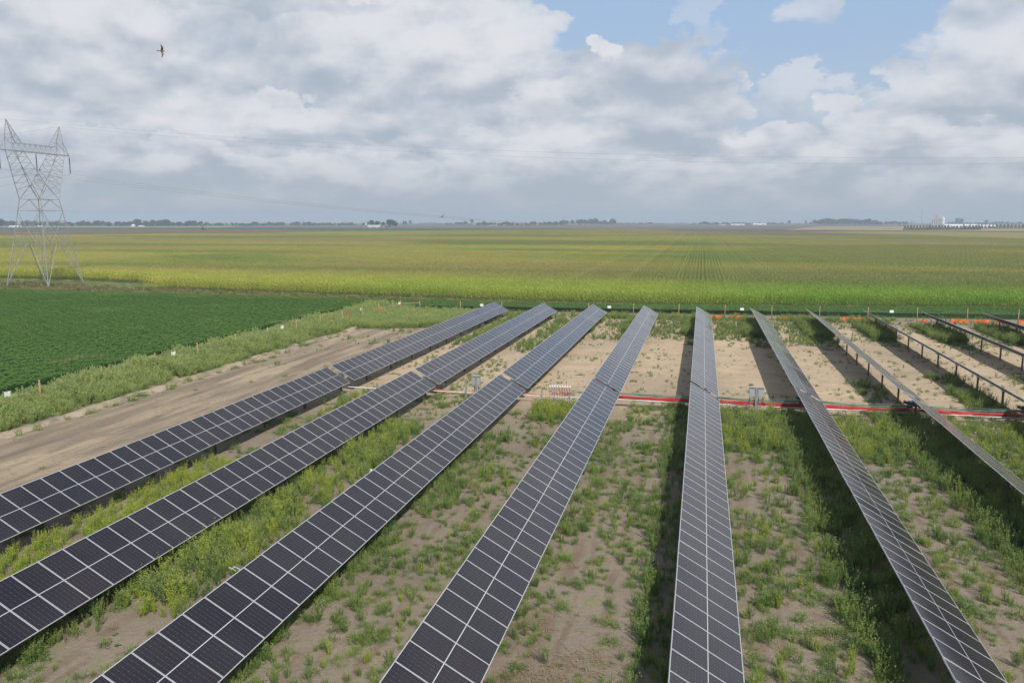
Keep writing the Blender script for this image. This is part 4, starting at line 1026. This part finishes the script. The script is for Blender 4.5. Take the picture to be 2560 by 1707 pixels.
def far_tree(u, v, hpx, wpx, label, group=None):
    x, y = G(u, v); D = math.hypot(x, y); h = hpx*D/FPX; w = wpx*D/FPX
    t = empty('tree', (x, y, 0)); tag(t, label, 'tree', group)
    pm_obj(tree_pm(h, w, 480, max(.5, w*.11)), 'crown', [M['treeleaf']], t)
    tb = MB(); tb.tube([(0, 0, -.3), (.1, 0, h*.55)], w*.035+.1, 6, 0, w*.015); tb.build('trunk', M['trunk'], t)
far_tree(928, 569.5, 19, 22, 'rounded tree at the left behind the pale roofed farm shed', 'trees around the farm shed')
far_tree(943, 569.5, 16, 20, 'lower rounded tree directly behind the pale roofed shed', 'trees around the farm shed')
far_tree(958, 569.5, 14, 16, 'small tree in the dip between the two big farm trees', 'trees around the farm shed')
far_tree(973, 570.0, 21, 24, 'tallest broad tree right of the farm shed', 'trees around the farm shed')
far_tree(988, 570.0, 20, 22, 'broad dark tree at the right end of the farm grove', 'trees around the farm shed')
far_tree(1009.5, 567.5, 18, 8, 'narrow leaning tree, left one of three lone trees', 'lone trees right of the farm')
far_tree(1015, 568, 17, 9, 'narrow tree, middle one of three lone trees', 'lone trees right of the farm')
far_tree(1026, 563.5, 13, 10, 'single small tree, right one of three lone trees', 'lone trees right of the farm')
far_tree(1180, 562.5, 15, 15, 'tall dark tree at the gap in the far woods', None)
far_tree(1163, 562.5, 9, 14, 'round tree just left of the tall dark tree', None)
far_tree(3, 570, 19, 18, 'dark tree cut by the left edge of the picture', None)
far_tree(1974, 562.5, 12, 9, 'small upright tree left of the brown silo', None)
far_tree(2398, 562, 13, 18, 'round tree behind the long white sheds', None)
far_tree(2466, 562, 11, 10, 'small tree behind the right white sheds', None)
def woods(name, segs, lab, n, hpx):
    pts = []
    for (u0, u1, v, hk) in segs:
        m_ = int(n*(u1-u0)/100)
        for _ in range(max(3, m_)):
            u = rng.uniform(u0, u1); vv = v-rng.uniform(0, .5); x, y = G(u, vv); D = math.hypot(x, y)
            e = min(1.0, (min(u-u0, u1-u)+2)/8.0)
            s = hpx*hk*D/FPX/14*rng.uniform(.65, 1.1)*(.45+.55*e)*(0.55+.9*float(fbm(u, 0, 17, 3)))
            if fbm(u, 5, 9, 8) < .25: continue
            pts.append((x, y, -1, rng.uniform(0, 6.28), s, int(rng.integers(0, 3))))
    return scatter(name, [trunk_into(tree_pm(14, 12, 330, 1.5), 14, .3) for _ in range(3)], pts, [M['treeleaf'], M['trunk']], (lab, 'woods'))
woods('far_woods', [(-300, 60, 567, 1.0), (60, 180, 566.5, .9), (180, 510, 567, .95), (330, 420, 566.5, 1.15), (510, 660, 565.5, .62), (640, 780, 565, .65), (780, 850, 565, .75), (850, 920, 564.5, .6)], 'long blue green woods on the horizon behind the lattice tower', 42, 15)
woods('middle_woods', [(1112, 1176, 563.5, .75), (1192, 1340, 565, .95), (1348, 1410, 565, .95), (1400, 1540, 563, 1.25), (1040, 1110, 561.5, .35), (1540, 1660, 562, .5)], 'woods and farm groves on the horizon above the corn', 46, 12)
woods('east_woods', [(2026, 2205, 563, 1.1), (2050, 2120, 563, 1.15), (2120, 2200, 563, 1.12), (2200, 2275, 562.5, .62), (1730, 1850, 563, .6), (1840, 1960, 562, .45), (2370, 2560, 562, .5), (2560, 2800, 562, .6)], 'dense dark woods on the horizon right of the brown silo', 46, 12.5)
woods('horizon_woods', [(-300, 900, 560.2, .35), (900, 1800, 560.2, .35), (1800, 2900, 560.2, .4)], 'faint thin line of distant trees along the whole horizon', 18, 14)
# row of conifers
cpm = PM()
for _ in range(620):
    z = rng.uniform(.06, 1)**1.1; a = rng.uniform(0, 6.28); r_ = (1-z)*.34*rng.uniform(.6, 1.05)+.02
    cpm.leaf(np.array([r_*math.cos(a), r_*math.sin(a), z]), np.array([math.cos(a), math.sin(a), -.3]), rdir(), .10, .08, 0, z)
c0 = pm_obj(cpm, 'crown', [M['conifer']]); tb = MB(); tb.tube([(0, 0, -.05), (0, 0, .5)], .02, 5); t0 = tb.build('trunk', M['trunk'])
us = list(np.linspace(2262, 2447, 25))+list(np.linspace(2454, 2557, 12))
ordn = ['first', 'second', 'third', 'fourth', 'fifth', 'sixth', 'seventh', 'eighth', 'ninth', 'tenth', 'eleventh', 'twelfth', 'thirteenth', 'fourteenth', 'fifteenth', 'sixteenth', 'seventeenth', 'eighteenth', 'nineteenth', 'twentieth', 'twenty first', 'twenty second', 'twenty third', 'twenty fourth', 'twenty fifth']
for q, u in enumerate(us):
    v = 575.5-.004*(u-2262) if q < 25 else 571.5; x, y = G(u, v); D = math.hypot(x, y); h = (10.5 if q < 25 else 8.5)*D/FPX*rng.uniform(.85, 1.12)
    t = empty('conifer', (x, y, 0), rng.uniform(0, 6)); t.scale = (h*.95, h*.95, h)
    tag(t, (ordn[q]+' dark conifer from the left in the close windbreak before the white sheds') if q < 25 else (ordn[q-25]+' conifer from the left in the looser windbreak at the right edge'), 'conifer', 'conifers in the windbreak')
    copy_obj(c0, t); copy_obj(t0, t)
bpy.data.objects.remove(c0, do_unlink=True); bpy.data.objects.remove(t0, do_unlink=True)

def building(name, u0, u1, v, hpx, label, wall, roof, depth=14, gable=.35, grp=None, doors=2):
    xa, ya = G(u0, v); xb, yb = G(u1, v); D = math.hypot((xa+xb)/2, (ya+yb)/2); L = math.hypot(xb-xa, yb-ya); h = hpx*D/FPX
    rz = math.atan2(yb-ya, xb-xa); t = empty(name, ((xa+xb)/2, (ya+yb)/2, 0), rz); tag(t, label, 'farm building', grp)
    hw = h*(1-gable); mb = MB(); mb.box((0, depth/2, hw/2), (L, depth, hw)); mb.quad([(-L/2, 0, hw), (-L/2, depth/2, h*.98), (-L/2, depth, hw)]); mb.quad([(L/2, 0, hw), (L/2, depth, hw), (L/2, depth/2, h*.98)]); mb.build('wall', M[wall], t)
    mb = MB(); o_ = .4
    for s in (0, 1):
        a = (0-o_) if s == 0 else depth+o_
        mb.quad([(-L/2-o_, a, hw-.15+.02), (L/2+o_, a, hw-.15+.02), (L/2+o_, depth/2, h+.02), (-L/2-o_, depth/2, h+.02)])
        mb.quad([(-L/2-o_, a, hw+.1), (L/2+o_, a, hw+.1), (L/2+o_, depth/2, h+.3), (-L/2-o_, depth/2, h+.3)])
    mb.build('roof', M[roof], t)
    for q in range(doors):
        mb = MB(); mb.box((-L/2+L*(q+.5)/doors, -.06, hw*.4), (min(4, L/6), .1, hw*.75)); mb.build('door', M['glass' if wall != 'barnwall' else 'roof'], t)
    return t
building('shed', 918, 950, 570.4, 7.4, 'long pale roofed farm shed in front of the tree grove', 'barnwall', 'roof', 16, .72)
building('barn', 953, 966, 569.8, 6.5, 'small dark barn between the shed and the tallest farm tree', 'barnwall', 'barnwall', 12, .4, None, 1)
building('barn', 901, 916, 570, 6, 'low dark barn left of the pale roofed shed', 'barnwall', 'barnwall', 12, .4, None, 1)
building('house', 1218, 1226, 564.6, 6, 'tiny white farmhouse with gable at the foot of the middle woods', 'farmwhite', 'farmwhite', 9, .5, None, 1)
building('farm_shed', 1228, 1245, 564.6, 2.2, 'low white shed right of the tiny farmhouse', 'farmwhite', 'farmwhite', 10, .4)
building('farm_shed', 1256, 1272, 564.6, 2.2, 'lower white shed farther right of the tiny farmhouse', 'farmwhite', 'farmwhite', 10, .4)
building('machine_shed', 1402, 1466, 562.4, 6.0, 'long dark shed in front of the middle woods', 'barnwall', 'barnwall', 20, .3, None, 4)
building('farm_shed', 20, 46, 568.6, 3.2, 'white roofed farm shed at the far left seen through the tower', 'farmwhite', 'farmwhite', 16, .6)
building('farm_shed', 92, 104, 567.6, 2.6, 'small white shed behind the left legs of the tower', 'farmwhite', 'farmwhite', 12, .5)
building('house', 329, 335, 567, 5, 'small white house in front of the left woods', 'farmwhite', 'farmwhite', 8, .5, None, 1)
building('farm_shed', 346, 359, 567, 2.6, 'small white shed right of the house in front of the left woods', 'farmwhite', 'farmwhite', 9, .5)
building('poultry_barn', 1883, 1916, 562.6, 3.4, 'long bright white barn left of the small upright tree', 'farmwhite', 'farmwhite', 14, .5)
building('poultry_barn', 1828, 1861, 563.2, 3.0, 'white barn left of the brightest long barn', 'farmwhite', 'farmwhite', 12, .5)
building('poultry_barn', 1800, 1816, 563.6, 2.5, 'small pale barn farthest left in the white barn group', 'farmwhite', 'roof', 12, .5)
building('poultry_barn', 2366, 2448, 569.5, 7.2, 'long white shed behind the close windbreak', 'farmwhite', 'farmwhite', 22, .45, None, 8)
building('poultry_barn', 2451, 2492, 570.0, 6.5, 'shorter white shed right of the long one behind the windbreak', 'farmwhite', 'farmwhite', 22, .45, None, 5)
def silo(name, u, v, hpx, wpx, label, m_, dome=True):
    x, y = G(u, v); D = math.hypot(x, y); h = hpx*D/FPX; r_ = wpx*D/FPX/2
    t = empty(name, (x, y, 0)); tag(t, label, 'silo'); mb = MB(); mb.tube([(0, 0, -.5), (0, 0, h*.9)], r_, 20, cap=False)
    for q in range(10): mb.tube([(0, 0, h*.09*q), (0, 0, h*.09*q+.3)], r_*1.012, 20, cap=False)
    mb.build('wall', M[m_], t); mb = MB(); mb.tube([(0, 0, h*.9), (0, 0, h*.96), (0, 0, h)], r_*1.02, 20, 0, .05*r_); mb.build('roof', M[m_], t); return t, D, h, r_
silo('silo', 915, 566.5, 10, 3, 'slim white silo left of the farm grove', 'farmwhite')
silo('silo', 2014, 563, 12, 4.4, 'slim brown silo alone on the field left of the dark woods', 'barnwall')
# grain elevator
t, D, h, r_ = silo('grain_elevator', 2357, 566.5, 21, 6.2, 'grain elevator with bright steel bin and grey concrete silos', 'bin')
k_ = D/FPX
mb = MB()
for q in range(4): mb.tube([((-19.5+4.4*q)*k_, 4*k_, -.5), ((-19.5+4.4*q)*k_, 4*k_, (15+1.0*q)*k_)], 2.3*k_, 16)
mb.build('concrete_silos', M['concrete'], t)
mb = MB(); mb.box((-11*k_, 4*k_, 21*k_), (5.5*k_, 3.5*k_, 9*k_)); mb.box((-11*k_, 4*k_, 27.2*k_), (9*k_, 2*k_, .7*k_)); mb.box((-13*k_, 4*k_, 25*k_), (1*k_, 1*k_, 9*k_)); mb.build('headhouse', M['concrete'], t)
mb = MB(); mb.tube([(-8*k_, 2*k_, 26*k_), (0, 0, 20*k_)], .35*k_, 5); mb.tube([(-14*k_, 2*k_, 28*k_), (-9*k_, 2*k_, 24*k_)], .3*k_, 5); mb.build('spout', M['bin'], t)
x, y = G(2303, 563); D = math.hypot(x, y); mb = MB(); mb.tube([(0, 0, 0), (0, 0, 37*D/FPX)], .75, 4, 0, .4)
tag(mb.build('radio_mast', M['lattice'], loc=(x, y, 0)), 'thin tall radio mast left of the grain elevator', 'mast')
x, y = G(1520, 562); D = math.hypot(x, y); kk_ = D/FPX; t = empty('water_tower', (x, y, 0)); tag(t, 'tiny white water tower showing above the middle woods', 'water tower')
mb = MB(); mb.tube([(0, 0, 0), (0, 0, 11*kk_)], .5*kk_, 8); mb.build('stem', M['farmwhite'], t)
mb = MB(); mb.tube([(0, 0, 10*kk_), (0, 0, 11*kk_), (0, 0, 13*kk_), (0, 0, 14*kk_)], 1.6*kk_, 12, 0, .9*kk_); mb.build('tank', M['farmwhite'], t)

# ------------------------------------------------------------------ birds
def bird(u, v, D, label, span=.62, roll=0.0, yaw=0.0, flap=.9):
    d = dir_of(u, v); loc = Vector((0, 0, CAMH))+Vector(d)*D
    bm = bmesh.new(); s = span
    # one continuous body: rings from beak to tail, wings grown from its sides
    prof = [(-.30, .002, .002), (-.27, .018, .016), (-.22, .045, .045), (-.15, .055, .055), (-.05, .075, .07), (.06, .07, .065), (.17, .04, .035), (.27, .035, .016), (.42, .055, .006)]
    rings = []
    for (yy, rx, rz) in prof:
        rings.append([bm.verts.new((rx*math.cos(a)*s, yy*s, rz*math.sin(a)*s)) for a in [2*math.pi*q/10 for q in range(10)]])
    for a, b_ in zip(rings, rings[1:]):
        for q in range(10): bm.faces.new((a[q], a[(q+1) % 10], b_[(q+1) % 10], b_[q]))
    bm.faces.new(rings[0]); bm.faces.new(list(reversed(rings[-1])))
    for sgn in (1, -1):
        pts = [(.06, -.10, .04, .20), (.22, -.14, .22*flap, .20), (.40, -.08, .34*flap, .15), (.58, .06, .40*flap, .06)]
        prev = None
        for (xx, y0, zz, ch) in pts:
            vs = [bm.verts.new((sgn*xx*s, y0*s, zz*s+.006)), bm.verts.new((sgn*xx*s, (y0+ch)*s, zz*s)), bm.verts.new((sgn*xx*s, (y0+ch*.4)*s, zz*s-.012))]
            if prev:
                for q in range(3): bm.faces.new((prev[q], prev[(q+1) % 3], vs[(q+1) % 3], vs[q]))
            prev = vs
        bm.faces.new(prev)
    bmesh.ops.recalc_face_normals(bm, faces=bm.faces)
    me = bpy.data.meshes.new('bird'); bm.to_mesh(me); bm.free(); me.materials.append(M['feather'])
    o = bpy.data.objects.new('bird', me); COL.objects.link(o); o.location = loc; o.rotation_euler = (R(20), roll, yaw); tag(o, label, 'bird', 'birds in flight')
bird(404, 128, 32, 'brown bird banking in flight high in the cloudy sky on the left', .36, R(-100), R(115), .75)
bird(508, 573, 62, 'dark bird flying low over the far edge of the corn', .60, R(30), R(70), .5)
bird(1105, 543, 75, 'tiny dark bird just above the horizon near the centre', .50, R(-30), R(60), .6)

# ------------------------------------------------------------------ haze
mb = MB(); z0, z1 = -1.0, 62.0; mb.box((0, 2600, (z0+z1)/2), (15000, 6400, z1-z0))
hm = bpy.data.materials.new('thin_haze'); hm.use_nodes = True; T = NT(hm.node_tree); T.n.clear()
pv = T.n.new('ShaderNodeVolumePrincipled'); pv.inputs['Color'].default_value = (0.70, 0.83, 0.98, 1); pv.inputs['Density'].default_value = 0.00026; pv.inputs['Anisotropy'].default_value = 0.0
oo = T.n.new('ShaderNodeOutputMaterial'); T.l.new(pv.outputs[0], oo.inputs['Volume'])
hz_o = mb.build('haze', hm); hz_o['kind'] = 'stuff'; hz_o['label'] = 'pale haze over the far fields'; hz_o['category'] = 'haze'
